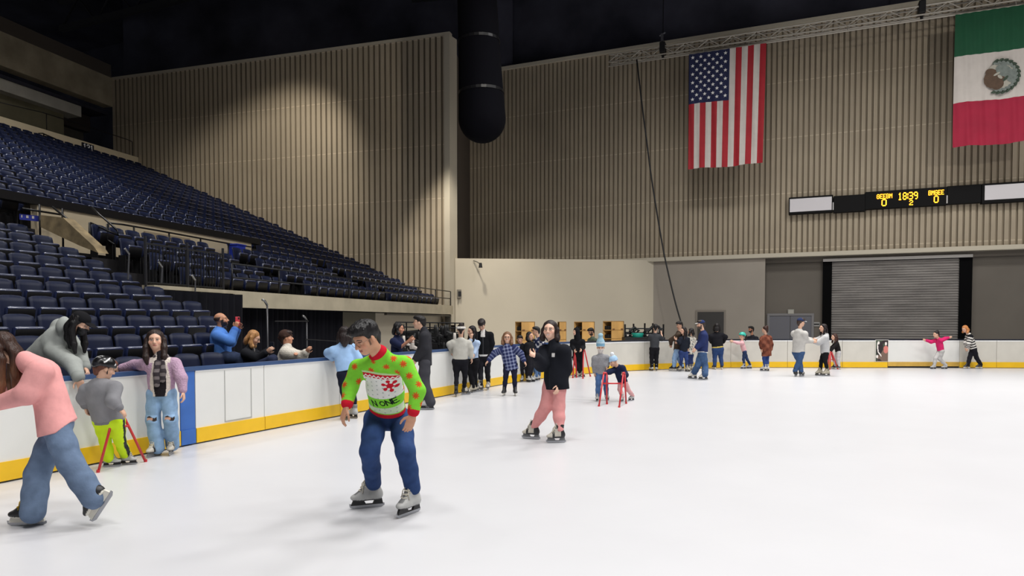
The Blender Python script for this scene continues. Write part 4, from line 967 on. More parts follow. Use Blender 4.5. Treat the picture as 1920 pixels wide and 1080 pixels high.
        for s_,e_,w_ in ((RS,RE,RW),(LS,LE,LW)):
            if tp['short']: g.cap(s_,s_+(e_-s_)*.8,.066*q+bk,.058*q+bk,.03); continue
            d=nrm(w_-e_); g.chain([s_,e_,w_-d*.025*q],[.062*q*tp['sleeve']+bk,.052*q*tp['sleeve']+bk,(.04*q*tp['cuffr'])+bk*.7],.03)
        if tp['hood']: g.ell(NK-fr*.075*q-up*.02*q,(rt,fr,up),V(.105,.06,.085)*q,.03)
        if tp.get('belly'): g.ell(HP+up*.12*q+fr*.06,(rt,fr,up),V(.15,.12,.17)*q,.05)
        P,Q=g.mesh(); dR_,tR=seglen(P,RS,RE); dR2,tR2=seglen(P,RE,RW); dL_,tL=seglen(P,LS,LE); dL2,tL2=seglen(P,LE,LW)
        u=(P-SH)@rt/q; v=(P-hemp)@up/q; w=(P-SH)@fr/q; T=np.linalg.norm(SH-hemp)/q
        arm=np.minimum(np.minimum(dR_,dR2),np.minimum(dL_,dL2)); ta=np.where(np.minimum(dR_,dR2)<np.minimum(dL_,dL2),np.where(dR_<dR2,tR,1+tR2),np.where(dL_<dL2,tL,1+tL2))
        side=np.where(np.minimum(dR_,dR2)<np.minimum(dL_,dL2),1,-1); sleeve=(arm<.085*q+bk)&((abs(u)>.13*b)|(ta>.35))
        c=np.tile(LC(tp['col']),(len(P),1)); c*=(.93+.14*hash3(P,11))[:,None]
        if tp['fn']: tp['fn'](P,c,dict(u=u,v=v,w=w,T=T,ta=ta,side=side,sleeve=sleeve,q=q,arm=arm,NK=NK,up=up,nd=nrm(HD-NK)))
        mesh_obj(tp['name'],P,Q,c,tp['mat'],root,loc)
    # hair
    if hair:
        hr=dict(col=(34,28,26),style='short',len=.3,vol=1.); hr.update(hair); g=SDF(max(h,.0065)); vo=hr['vol']
        if hr['style']!='bald' :
            g.ell(H(0,-.03,.048),AX,V(.089,.1,.09)*k*vo,.02)
            if hr['style'] in ('short','fringe'): g.ell(H(0,.02,.1),AX,V(.075,.085,.045)*k*vo,.02)
            if hr['style']=='short': 
                g.cap(H(0,-.085,-.02),H(0,-.075,-.07),.05*k,.035*k,.03); g.ell(H(0,.06,.085),AX,V(.06,.05,.035)*k*vo,.02)
            g.ell(H(0,.1,-.022),AX,V(.079,.095,.092)*k,.012,op='s')
            if hr['style']=='short': g.ell(H(0,.03,-.09),AX,V(.11,.075,.09)*k,.012,op='s')
        if hr.get('spikes'):
            rg=np.random.RandomState(3)
            for _ in range(hr['spikes']):
                a=rg.uniform(-1,1); b=rg.uniform(-.9,1.0); p0=H(.07*a,.02+.07*b,.125-.05*a*a-.03*max(b,0)**2); d_=nrm(lu*.8+lf_*(.5*b+.25)+lr*(.7*a+rg.uniform(-.4,.4))); g.cap(p0-d_*.02*k,p0+d_*rg.uniform(.015,.035)*k,.017*k,.006*k,.01)
        if hr['style']=='fringe': g.ell(H(0,.078,.068),AX,V(.062,.03,.034)*k,.012)
        if hr['style'] in ('long','bob'):
            L=hr['len']
            bk_=nrm(-lf_*.6-UZ*.2)
            pts=[H(0,-.075,.02),H(0,-.095,-.07),H(0,-.1,-.07)-UZ*(L*.5)*q,H(0,-.09,-.07)-UZ*L*q]
            if hr.get('back',True): g.chain(pts,[.085*k,.085*k,.08*k,.045*k],.03,(lf_,.5))
            for sx_ in (-1,1):
                fo=hr.get('fwd',.03)
                g.chain([H(.064*sx_,-.02,.078),H(.094*sx_,-.022,.0),H(.101*sx_,-.01+fo*.4,-.09),H(.1*sx_,fo,-.1)-UZ*(L*.55)*q,H(.085*sx_,fo*1.3,-.1)-UZ*L*.95*q],[.025*k,.03*k,.036*k,.036*k,.018*k],.02)
            g.cut(H(0,0,-.1)-UZ*L*1.02*q,-UZ) if L>.3 else None
        if hr['style']=='bun': g.ell(H(0,-.08,.115),AX,V(.045,.045,.045)*k,.02); g.cap(H(0,-.09,-.02),H(0,-.1,-.08),.045*k,.03*k,.03)
        if hr['style']=='tail': g.chain([H(0,-.12,.06),H(0,-.17,.0),H(0,-.16,-.12),H(0,-.14,-.2)],[.035*k,.04*k,.035*k,.015*k],.02)
        if hr['style']=='bald': g.ell(H(0,-.02,.03),AX,V(.0835,.1,.07)*k,.01); g.cut(H(0,0,.055),lu); g.ell(H(0,.06,.0),AX,V(.1,.1,.12)*k,.01,op='s')
        P,Q=g.mesh(); c=np.tile(LC(hr['col']),(len(P),1)); ang=np.arctan2((P-HD)@lr,(P-HD)@lf_); c*=(.78+.45*(.5+.5*np.sin(ang*38+3*np.sin(P[:,2]*18))))[:,None]
        if hr.get('tip'): c=c+(LC(hr['tip'])-c)*np.clip((HD[2]-P[:,2]-.05)/(.25*q),0,1)[:,None]
        mesh_obj('hair',P,Q,c,MHAIR,root,loc)
    if hat:
        ht=dict(kind='cap',col=(30,34,52),brim=None); ht.update(hat); g=SDF(max(h,.006)); kd=ht['kind']; mt=MCLOTH
        if kd=='cap':
            g.ell(H(0,-.022,.055),AX,V(.092,.108,.092)*k,.01); g.cut(H(0,0,.045),-lu); 
            s2=-1 if ht.get('back') else 1
            g.cap(H(-.04,.1*s2,.05),H(.04,.1*s2,.05),.03*k,.03*k,.01,(lu,.3)); g.cap(H(-.035,.145*s2,.042),H(.035,.145*s2,.042),.03*k,.03*k,.02,(lu,.25))
        elif kd=='beanie':
            g.ell(H(0,-.018,.055),AX,V(.094,.112,.105)*k,.02); g.cut(H(0,0,.02),nrm(-lu+lf_*.15)); g.chain([H(.0,.09,.04),H(.088,-.02,.035),H(0,-.125,.02),H(-.088,-.02,.035),H(0,.09,.04)],[.022*k]*5,.01)
            if ht.get('pom') : g.ell(H(0,-.03,.19),AX,V(.05,.05,.05)*k,.02)
        elif kd=='tall': g.chain([H(0,-.01,.04),H(0,-.02,.13),H(0,-.02,.22)],[.1*k,.09*k,.055*k],.03); g.ell(H(0,-.02,.29),AX,V(.06,.06,.05)*k,.01); g.cut(H(0,0,.03),-lu)
        elif kd=='helmet':
            mt=MGLOSS; g.ell(H(0,-.02,.058),AX,V(.108,.135,.105)*k,.01); g.cut(H(0,0,.03),nrm(-lu+lf_*.08)); 
            g.ell(H(0,-.12,.02),AX,V(.08,.03,.04)*k,.03)
        elif kd=='hijab':
            g.ell(H(0,-.025,.035),AX,V(.095,.115,.11)*k,.02); g.cap(H(0,-.03,-.02),NK-up*.05*q,.095*k,.12*q,.05); g.ell(H(0,.11,-.02),AX,V(.062,.08,.08)*k,.01,op='s')
        elif kd=='band':
            g.chain([H(.0,.092,.06),H(.07,.06,.06),H(.09,-.03,.05),H(.06,-.11,.04),H(0,-.13,.035),H(-.06,-.11,.04),H(-.09,-.03,.05),H(-.07,.06,.06),H(0,.092,.06)],[.026*k]*9,.01)
        P,Q=g.mesh(); c=np.tile(LC(ht['col']),(len(P),1)); x_,y_,z_=[((P-HD)@a)/k for a in AX]
        if ht.get('brim') and kd=='cap': c[(y_*(-1 if ht.get('back') else 1)>.1)]=LC(ht['brim'])
        if ht.get('fn'): ht['fn'](P,c,x_,y_,z_)
        nm=dict(cap='cap',beanie='knit_hat',tall='knit_hat',helmet='helmet',hijab='headscarf',band='headband')[kd]
        o=mesh_obj(nm,P,Q,c,mt,root,loc)
        if kd=='helmet':
            b=MB()
            for sx_ in (-1,1): b.tube([H(.088*sx_,.0,.04),H(.07*sx_,.02,-.04),H(0,.055,-.118)],.006,5)
            b.build('chin_strap',M_BLACK,root,loc)
    if fc.get('glasses'):
        b=MB()
        for sx_ in (-1,1):
            b.tube([H(.034*sx_+.024*math.cos(a),.108-.006*abs(math.cos(a)),.002+.02*math.sin(a)) for a in np.linspace(0,2*math.pi,17)],.0013*max(1,h/.006),5)
            b.tube([H(.057*sx_,.1,.008),H(.08*sx_,.04,.012),H(.084*sx_,-.01,.008)],.0013*max(1,h/.006),5)
        b.tube([H(-.01,.112,.004),H(0,.116,.006),H(.01,.112,.004)],.0013,5); b.build('glasses',M_GLASSRIM,root,loc)
    ctx=dict(root=root,loc=loc,H=H,RW=RW,LW=LW,RE=RE,LE=LE,SH=SH,HP=HP,HN=HN,fr=fr,rt=rt,up=up,q=q,k=k,NK=NK,AX=AX,HD=HD)
    if extra: extra(ctx)
    PEOPLE.append(root); return ctx
# ---------------------------------------------------------------- garments
def vnormals(P,c): return None
def fn_cuffs(cc,hem=.05,cuff=.2,neck=None):
    def fn(P,c,d):
        c[(d['v']<hem)&~d['sleeve']]=LC(cc); c[d['sleeve']&(d['ta']>2-cuff)]=LC(cc)
    return fn
def fn_zip(line=(60,60,62),dot=None):
    def fn(P,c,d):
        c[(d['w']>0)&(abs(d['u'])<.008)&~d['sleeve']]=LC(line)
        if dot: c[(d['w']>0)&(abs(d['u']+dot[0])<.022)&(abs(d['v']-dot[1])<.026)&~d['sleeve']]=LC((215,212,210))
    return fn
def fn_plaid(P,c,d):
    a=np.where(d['sleeve'],d['ta']*.28,d['v']); b=np.where(d['sleeve'],0.02,d['u'])
    s1=np.exp(-((np.mod(a,.09)-.045)/.014)**2); s2=np.exp(-((np.mod(b+.5,.09)-.045)/.014)**2); m=np.clip(.55*s1+.55*s2+.4*s1*s2,0,1)[:,None]
    c[:]=LC((34,42,84))*(1-m)+LC((150,158,190))*m
def fn_stripes(P,c,d):
    a=np.where(d['sleeve'],d['ta']*.27+.02,d['v']); c[np.mod(a,.1)>.05]=LC((222,218,212))
def fn_print(cols,s):
    def fn(P,c,d):
        n=np.sin(P[:,0]*s)*np.sin(P[:,2]*s*1.1+1)+.6*np.sin(P[:,1]*s*1.7+P[:,2]*s*.6)
        c[n>.45]=LC(cols[0]); 
        if len(cols)>1: c[n<-.6]=LC(cols[1])
    return fn
def fn_open(inner,lining,w=.05,lw=.035):
    def fn(P,c,d):
        f=(d['w']>0)&~d['sleeve']; e=w+.02*np.sin(d['v']*9); c[f&(abs(d['u'])<e)]=LC(inner); c[f&(abs(d['u'])>=e)&(abs(d['u'])<e+lw)]=LC(lining)
        c[(d['v']>d['T']-.01)&~d['sleeve']&(abs(d['u'])<.13)&(abs(d['u'])>.05)]=LC(lining)
    return fn
def fn_skirtline(col,v=.03):
    def fn(P,c,d): c[(d['v']<v)&~d['sleeve']]=LC(col)
    return fn
SEG={'N':[((0,0),(0,1)),((0,1),(.7,0)),((.7,0),(.7,1))],'E':[((0,0),(0,1)),((0,1),(.6,1)),((0,.5),(.5,.5)),((0,0),(.6,0))],'O':None}
def fn_sweater(P,c,d):
    LIME,RED,WHT,ORG,GRY,BLK=LC((126,206,58)),LC((196,26,46)),LC((226,226,222)),LC((206,84,34)),LC((168,176,172)),LC((20,28,24))
    u,v,w,T,ta,sl=d['u'],d['v'],d['w'],d['T'],d['ta'],d['sleeve']
    c[:]=LIME*(.94+.1*hash3(P,60))[:,None]
    x=-u                                   # to the right in the picture
    front=(w>.0)&~sl&(abs(x)<.195)
    top=T-.035-.03*(x/.2)**2; pan=front&(v<top)&(v>.055)
    c[pan]=WHT
    c[pan&(v>top-.018)]=LC((190,214,160))
    zz=abs(np.mod(x*28,1)-.5)*2
    c[pan&(v<top-.018)&(v>top-.062)]=RED; c[pan&(v<top-.04+.02*zz-.01)&(v>top-.056+.02*zz-.008)]=WHT
    gx,gv=np.mod(x*22,1)-.5,np.mod(v*22+np.floor(x*22)*.5,1)-.5
    c[pan&(v<top-.07)&((gx**2+gv**2)<.02)]=GRY
    hill=.125+.16*x; c[pan&(v<hill+.10)&(v>hill-.01)&(x>-.16)]=LIME
    low=pan&(v<hill-.01); c[low&((gx**2+gv**2)>=.02)]=LC((204,222,190))
    # big red snowflake on the chest
    dx,dv=x-.08,v-(T-.175); r=np.hypot(dx,dv); th=np.arctan2(dv,dx)+.3
    arm=abs(np.sin(3*th))*r/3; c[pan&(r<.066)&(arm<.0065)]=RED
    for kk in range(6):
        a=kk*math.pi/3-.3; ex,ev=dx-.05*math.cos(a),dv-.05*math.sin(a); c[pan&(np.hypot(ex,ev)<.016)&(np.hypot(ex,ev)>.005)]=RED
    c[pan&(r<.026)&(r>.013)]=RED
    # lettering, climbing to the right
    ang=.3; ca,sa=math.cos(ang),math.sin(ang); ox,ov=-.075,.118
    tx=(x-ox)*ca+(v-ov)*sa; tv=-(x-ox)*sa+(v-ov)*ca; ht=.058; pos=0
    for ch in 'N ONE':
        if ch==' ': pos+=.018; continue
        lx,lv=(tx-pos)/ht,tv/ht
        if ch=='O':
            rr=np.hypot((lx-.42)/.42,(lv-.5)/.5); m=abs(rr-.82)<.2; wd=.92
        else:
            m=np.zeros(len(P),bool)
            for (a0,b0),(a1,b1) in SEG[ch]:
                L2=(a1-a0)**2+(b1-b0)**2; t=np.clip(((lx-a0)*(a1-a0)+(lv-b0)*(b1-b0))/L2,0,1); m|=np.hypot(lx-a0-t*(a1-a0),lv-b0-t*(b1-b0))<.105
            wd=.84 if ch=='N' else .7
        c[front&m]=BLK; pos+=(wd+.08)*ht
    # small orange snowflakes scattered over the green
    green=~pan&(((v>.06)|sl)&~(sl&(ta>1.8)))
    idx=np.flatnonzero(green); rs_=np.random.RandomState(5); rs_.shuffle(idx); cen=[]
    for i in idx[:6000]:
        if all(np.sum((P[i]-P[j])**2)>.092**2 for j in cen): cen.append(i)
    ctr=P.mean(0)
    for i in cen:
        near=np.flatnonzero((np.sum((P-P[i])**2,1)<.034**2)&green)
        if len(near)<8: continue
        Q=P[near]-P[i]; U,S_,Vt=np.linalg.svd(Q-Q.mean(0),full_matrices=False); a,b=Q@Vt[0],Q@Vt[1]
        r=np.hypot(a,b); th=np.arctan2(b,a); m=(r<.03)&(abs(np.sin(4*th))*r/4<.0042)|((r<.0105)&(r>.004)); c[near[m]]=ORG
    c[(v<.045)&~sl]=RED*(.85+.2*(np.mod(u*90,1)>.4))[(v<.045)&~sl][:,None]; c[sl&(ta>1.8)]=RED
    nk_=(P-d['NK'])@d['nd']; c[(np.linalg.norm(P-d['NK'],axis=1)<.11)&(nk_>.012)&~sl]=RED
def fn_rip(P,c,d):
    for hj,kn,an in d['anks']:
        if an is None: continue
        t=P-kn; z=t[:,2]; f=t@d['fv']; x=t@d['r']
        m=(abs(z-.02-.012*np.sin(x*60))<.022)&(f>.02)&(abs(x)<.055); c[m]=LC((60,52,50)); c[m&(x>-.01)&(abs(z-.02)<.013)]=LC((206,160,138))
        c[(abs(z-.02)<.045)&(f>.02)&~m&(abs(x)<.06)]*=1.25
def fn_stripe(col,w=.016):
    def fn(P,c,d):
        for i,(hj,kn,an) in enumerate(d['anks']):
            s=1 if i==0 else -1; ax=d['r']*s
            dd,t=seglen(P,hj,kn); d2,t2=seglen(P,kn,an); up_=dd<d2
            base=np.where(up_[:,None],hj+t[:,None]*(kn-hj),kn+t2[:,None]*(an-kn)); o=P-base; m=(o@ax>.03)&(abs(o@d['fv'])<w)&(np.minimum(dd,d2)<.16)
            if i==0: c[m]=LC(col)
        return
    return fn
def fn_helmet(P,c,x,y,z):
    a=np.arctan2(x,y); m=(z>.07)&(abs(np.sin(a*2.5+z*14))<.22)&(z<.15); c[m]=LC((225,225,225)); c[z<.045]=LC((44,44,48))
def fn_knit(c1,c2,f=60):
    def fn(P,c,x,y,z):
        c[np.sin(z*f)>.2]=LC(c1); c[z>.165]=LC(c2)
    return fn
JN=(52,66,104); DK=(24,25,30)
# ---------------------------------------------------------------- held things and skating aids
def phone(ctx,side,label,col,scr=(30,34,44),tv=None):
    w,d,pn=ctx['HN'][0 if side=='r' else 1]; c=w+d*.1+pn*.03+UZ*.03; t=nrm(np.cross(UZ,pn-UZ*(pn@UZ))); t=nrm(RT*tv[0]+FH*tv[1]) if tv else t; n=nrm(np.cross(t,UZ))
    r=empty('phone',tuple(c),label,'phone')
    MB().frame(c,t,n,UZ,.038,.005,.078).build('case',mat('phone_%d_%d_%d'%col,col,.35),r,tuple(c),bevel=.006)
    MB().frame(c-n*.0058,t,n,UZ,.033,.0008,.072).build('screen',mat('phone_screen',scr,.15),r,tuple(c)); MB().frame(c+n*.006+UZ*.05+t*.018,t,n,UZ,.012,.002,.018).build('lens_block',M_BLACK,r,tuple(c))
M_RED_=mat('red_tube',(196,44,50),.35,noise=.08,nscale=9)
def aid(label,frames,cross,r=.014):
    """frames: list of (top, foot, foot) world points; cross: pairs of points"""
    o=(frames[0][1]+frames[-1][1])/2; o[2]=0; root=empty('skating_aid',tuple(o),label,'skating aid')
    for top,f1,f2 in frames:
        for a in (f1,f2):
            side=nrm(a-top); side[2]=0; MB().tube([top+nrm(side)*.05-UZ*.03 ,top*.5+a*.5+nrm(side)*.02,a],r,8).build('leg',M_RED_,root,tuple(o),smooth=True)
            MB().tube([a,a+UZ*.03],r*1.3,8).build('foot_cap',M_RED_,root,tuple(o))
        d1=nrm(f1-top); d2=nrm(f2-top); e1=V(d1[0],d1[1],0); e2=V(d2[0],d2[1],0)
        MB().tube([top+nrm(e1)*.05-UZ*.03,top+nrm(e1)*.03,top,top+nrm(e2)*.03,top+nrm(e2)*.05-UZ*.03],r*1.15,8).build('hand_grip',M_RED_,root,tuple(o),smooth=True)
    for a,b in cross: MB().tube([a,b],r*.9,8).build('cross_bar',M_RED_,root,tuple(o),smooth=True)
# ---------------------------------------------------------------- the people
person('person in lime green and red knitted jumper, bending forward on grey skates',5.98,262,(686,634,-.52),(716,676,-.3),(728,778,.1),(657,726,-.26),(650,762,-.36),(783,733,-.38),(774,777,-.42),
 rf=(691,952,200),lf=(768,965,238),rk=(693,846,-.22),lk=(760,846,-.2),rs=(671,690,-.24),ls=(759,684,-.36),rh=(705,786,.08),lh=(750,786,.12),nk=(714,664,-.4),look=(228,-30),q=1.04,hq=1.02,
 skin=(198,146,116),face=dict(glasses=True,closed=True,burn=True,lips=(150,80,74)),hair=dict(col=(22,20,22),style='short',vol=1.02,spikes=46),hands=dict(r=dict(curl=.45,dir=(-.3,-.1,-.9),palm=(.8,.5,0)),l=dict(curl=.4,dir=(-.3,0,-.95),palm=(-.4,.9,0))),
 top=dict(name='jumper',hem=-.075,bulk=.008,fn=fn_sweater,h=.0042,collar=.015,cuffr=1.05),pants=dict(col=(46,68,112),style='straight',len=-.02,waist=.07),skates='grey')
person('person in pink jumper and flared blue jeans pushing off on black skates',5.52,206,(0,655,-.02),(80,690,0),(108,797,0),(20,738),(-42,752),(52,738,-.2),(-8,758,-.15),
 rf=(54,985,187),lf=(197,950,180,1,-56,0,-.1),rk=(70,888,.06),lk=(132,868,-.12),look=(195,-22),q=1.0,nk=(52,676,0),bw_=.95,
 hair=dict(col=(58,38,30),style='long',len=.34,fwd=.0,tip=(120,84,60)),top=dict(name='jumper',col=(232,164,162),bulk=.026,hem=.06,slant=-.55,hemr=1.3,sleeve=1.15),pants=dict(col=(104,122,148),style='wide',len=.09,w=1.05),skates='black')
person('person in lilac fleece-lined jacket and ripped pale jeans standing against the boards',8.6,288,(291,638,-.02),(302,678),(303,738),(252,685,.12),(226,690,.12),(340,709,-.02),(343,734,-.05),
 rf=(290,856,258),lf=(322,852,285),rk=(287,787,-.03),lk=(320,786,-.03),look=(292,0),q=.88,hq=.98,skin=(222,176,150),hair=dict(col=(44,30,26),style='long',len=.22,fwd=.06),
 top=dict(col=(190,158,182),bulk=.022,hem=.03,fn=fn_open((40,36,40),(226,214,204),.06,.05),mat=MFLEECE,collar=.05),pants=dict(col=(136,166,198),style='wide',len=.08,fn=fn_rip),skates='hockey',
 extra=lambda k: (lambda g,:mesh_obj('scarf',*(lambda PQ:(PQ[0],PQ[1],np.where((np.sin(PQ[0][:,2]*70)*np.sin(PQ[0][:,0]*60)>.1)[:,None],LC((120,112,112)),LC((62,56,60)))))(g.mesh()),MCLOTH,k['root'],k['loc']))(SDF(.008).cap(k['NK']+k['rt']*.03,k['NK']-k['rt']*.03,.065,.065,.03).chain([k['SH']+k['fr']*.1+k['rt']*.03,k['SH']+k['fr']*.125+k['rt']*.035-k['up']*.14,k['SH']+k['fr']*.125+k['rt']*.03-k['up']*.27],[.03,.035,.035],.02,(k['fr'],.5)).chain([k['SH']+k['fr']*.1-k['rt']*.03,k['SH']+k['fr']*.125-k['rt']*.04-k['up']*.12,k['SH']+k['fr']*.125-k['rt']*.035-k['up']*.22],[.03,.035,.03],.02,(k['fr'],.5))))
person('child in black helmet, grey hoodie and neon yellow trousers holding a red skating aid',7.95,86,(197,692,-.22),(188,726,-.24),(204,788,-.16),(211,752,-.34),(224,766,-.32),(157,746,-.2),(161,762,-.2),
 rf=(240,871,8),lf=(209,875,20),rk=(225,826,-.1),lk=(197,826,-.1),look=(45,-20),q=.66,hq=.9,bw_=1.45,hair=dict(col=(110,66,50),style='short'),hat=dict(kind='helmet',col=(20,20,22),fn=fn_helmet),
 top=dict(name='hoodie',col=(136,136,140),bulk=.036,hem=.02,hood=True,fn=fn_cuffs((122,122,126))),pants=dict(col=(206,240,20),style='snow',mat=MPUFF,len=.04,fn=fn_stripe((24,28,36),.02),w=1.15),skates='grey')
person('person in grey hoodie and black cap leaning over the boards to hold the child',8.15,18,(151,608,-.32),(110,632,-.15),(66,676,.05),(137,683,-.5),(148,709,-.68),(147,664,-.15),(160,690,-.3),
 rf=(75,862,0),lf=(88,852,0),hands=dict(r=dict(dir=(.25,0,-1),palm=(.3,-.9,0))),look=(0,-28),q=1.04,nk=(132,612,-.22),bw_=1.05,hair=dict(col=(22,20,22),style='long',len=.22),hat=dict(kind='cap',col=(24,24,27)),face=dict(mask=(22,22,24)),
 top=dict(name='hoodie',col=(164,168,164),bulk=.035,hem=.06,hood=True,fn=fn_cuffs((150,154,150))),pants=dict(col=(60,62,70),style='straight'),skates='black')
c5=person('bald bearded person in blue pullover filming with a red phone in the stands',11.85,14,(415,600),(411,626),(417,670),(431,640,-.22),(441,616,-.1),(433,642,.12),(446,617,.05),
 rf=(457,716,0,1,0,0,-.35),lf=(460,714,0,1,0,0,0),rk=(452,674,-.35),lk=(455,672,.0),look=(18,8),q=1.02,bw_=1.3,skin=(196,140,108),hair=dict(style='bald',col=(70,52,44)),face=dict(beard=(44,36,34)),
 top=dict(name='pullover',col=(84,132,208),bulk=.03,hem=.08,fn=fn_cuffs((70,112,190))),pants=dict(col=(50,60,84),style='straight'),skates='grey',hands=dict(r=dict(dir=(.3,0,.95),palm=(0,.9,0),curl=.9)))
phone(c5,'r','red phone held up by the bald bearded person in blue',(206,60,74),tv=(.8,.6))
c6=person('person with fair hair in black jacket looking down at a phone behind the boards',11.6,2,(476,634),(467,658),(468,694),(484,672,-.2),(500,660,-.25),(487,668,.02),(503,657,-.05),
 rf=(513,718,340,1,0,0,-.35),lf=(516,716,340,1,0,0,0),rk=(509,675,-.35),lk=(512,673,.0),look=(10,-28),q=.95,hair=dict(col=(176,128,80),style='bob',len=.06,fwd=.04,tip=(206,160,110)),
 top=dict(col=(30,31,36),bulk=.025,hem=.05,collar=.04,fn=fn_open((150,146,144),(40,40,44),.035,.02)),pants=dict(col=(38,44,66),style='straight'),skates='grey')
phone(c6,'r','small dark phone in the hands of the fair-haired person','x' and (40,40,48))
person('person in cream fleece jacket and brown knit hat sitting with folded arms behind the boards',12.1,10,(537,634),(538,656),(530,694),(567,668,-.2),(574,660,-.28),(560,668,.1),(556,664,-.2),
 rf=(565,722,350,1,0,0,-.3),lf=(568,720,350,1,0,0,0),rk=(562,688,-.35),lk=(566,688,.0),look=(15,6),q=.98,skin=(206,150,120),hair=dict(col=(50,34,30),style='short'),hat=dict(kind='beanie',col=(66,48,42)),
 top=dict(col=(216,210,198),bulk=.04,hem=.07,mat=MFLEECE),pants=dict(col=(46,48,58),style='straight'),skates='grey')
person('person in pale blue sweatshirt with dark ponytail leaning on the boards',11.55,118,(646,626),(642,652),(651,702),(671,672),(677,694),(616,662,0),(624,673,.12),
 rf=(662,784,140),lf=(648,787,120),look=(105,-10),q=.92,hair=dict(col=(38,28,27),style='long',len=.14),top=dict(name='sweatshirt',col=(158,192,232),bulk=.03,hem=-.08),pants=dict(col=(26,30,46),style='leggings',mat=MCLOTH),skates='grey')
person('tall person in charcoal jacket and grey trousers standing sideways beside the boards',12.8,182,(786,605),(797,627),(797,680),(791,652),(777,676,.05),(797,653),(780,675,-.15),
 rf=(798,764,178),lf=(801,768,180),rk=(796,716,.1),lk=(794,716,-.1),look=(182,2),q=1.02,hair=dict(col=(26,22,22),style='short'),face=dict(glasses=True),top=dict(col=(48,48,53),bulk=.025,hem=.05,collar=.05,fn=fn_skirtline((40,40,44))),pants=dict(col=(64,64,70),style='wide',mat=MCLOTH,len=.06),skates='grey')
person('person in navy polo shirt standing behind the boards beside the black rack',14.7,345,(748,616),(744,637),(744,674),(752,650,-.2),(767,640,-.3),(755,648,.1),(768,637,.0),
 rf=(745,748,0),lf=(748,746,0),look=(0,-8),q=.98,skin=(196,140,112),hair=dict(col=(22,20,22),style='bob',len=.0),top=dict(name='polo_shirt',col=(32,38,66),bulk=.015,hem=.06,short=True),pants=dict(col=(40,42,50)),skates='black')
person('person in pale grey hoodie with white headband, back turned, leaning on the boards',16.1,100,(864,619),(864,641),(863,678),(882,653),(884,671),(843,646),(846,660,.15),
 rf=(873,740,35),lf=(855,743.5,100),rk=(872,705),lk=(856,704),look=(95,-10),q=.86,hq=.95,bw_=1.18,hair=dict(col=(40,32,30),style='bun'),hat=dict(kind='band',col=(214,210,204)),top=dict(name='hoodie',col=(188,186,178),bulk=.025,hem=-.06,hood=True),pants=dict(col=(24,24,30),style='leggings',mat=MCLOTH,w=1.08),skates='hockey')
person('person with long dark hair and pale blue top covering the face with one hand',16.1,235,(884,621),(886,641),(887,676),(879,652,-.1),(883,636,-.2),(893,652),(889,664,-.2),
 rf=(884,736.5,230),lf=(890,735.5,250),look=(215,-8),q=.86,hq=.95,hair=dict(col=(26,20,22),style='long',len=.22),top=dict(name='top',col=(176,196,224),bulk=.012,hem=-.05,fn=None),pants=dict(col=(24,24,28),style='straight',mat=MCLOTH),skates='beige',hands=dict(r=dict(dir=(.2,-.1,1),palm=(.5,.8,0))))
person('person in open black jacket over a white shirt with head bowed, beside the boards',16.8,268,(903,609,-.06),(906,626),(907,668),(894,644),(893,655),(922,644),(919,661),
 rf=(899,734,225),lf=(915,731,262),rk=(901,696),lk=(914,696),look=(262,-38),q=.98,hair=dict(col=(34,26,26),style='fringe',vol=1.08),top=dict(col=(20,21,25),bulk=.022,hem=-.0,fn=lambda P,c,d:(fn_zip((70,70,74))(P,c,d),fn_skirtline((222,220,218),.045)(P,c,d),c.__setitem__((d['v']>d['T']-.07)&(abs(d['u'])<.05)&(d['w']>0),LC((216,212,208))))),pants=dict(col=(30,30,36),style='skinny'),skates='hockey')
person('person in blue plaid coat with arms held out, skating towards the camera',15.2,272,(951,633),(951,652),(957,684),(928,662),(916,676,-.05),(976,663),(983,677,-.05),
 rf=(945,742,255),lf=(966,742,278),look=(268,-4),q=.84,hq=.98,hair=dict(col=(122,88,62),style='long',len=.06,fwd=.05),face=dict(glasses=True,smile=True),top=dict(name='coat',col=(34,42,84),bulk=.03,hem=.14,fn=fn_plaid,hemr=1.1),pants=dict(col=(30,32,52),style='skinny'),skates='black')
person('child in black top skating beside the boards, behind the plaid coat',18.7,262,(975,637),(979,650),(982,677),(971,660),(970,668),(993,656),(1000,662),
 rf=(979,716,250),lf=(989,716,285),look=(262,-5),q=.74,hq=.9,skin=(206,160,134),hair=dict(col=(20,18,20),style='short'),top=dict(col=(22,23,28),bulk=.02,hem=.02),pants=dict(col=(26,27,34),style='skinny'),skates='grey')
person('person in navy jacket with short dark hair by the boards, left of the black jacket',19.3,215,(1005,621),(1010,639),(1011,670),(1000,650),(999,660),(1020,652),(1016,662),
 rf=(1003,714.5,220),lf=(1009,713.5,240),look=(190,0),q=.88,skin=(206,160,134),hair=dict(col=(28,24,24),style='short'),top=dict(col=(36,44,74),bulk=.03,hem=.02,fn=fn_print([(206,206,210)],34)),pants=dict(col=(84,112,150)),skates='grey')
person('person in black hooded top, half hidden by the boards beside the navy jacket',19.0,330,(994,630),(993,644),(994,670),(988,655),(992,662),(999,655),(999,662),
 rf=(991,716.5,300),lf=(996,716,330),look=(320,0),q=.8,skin=(206,160,134),hair=dict(col=(24,20,22),style='bob',len=.05),top=dict(name='hoodie',col=(26,26,30),bulk=.02,hem=.02),pants=dict(col=(28,28,34)),skates='grey')
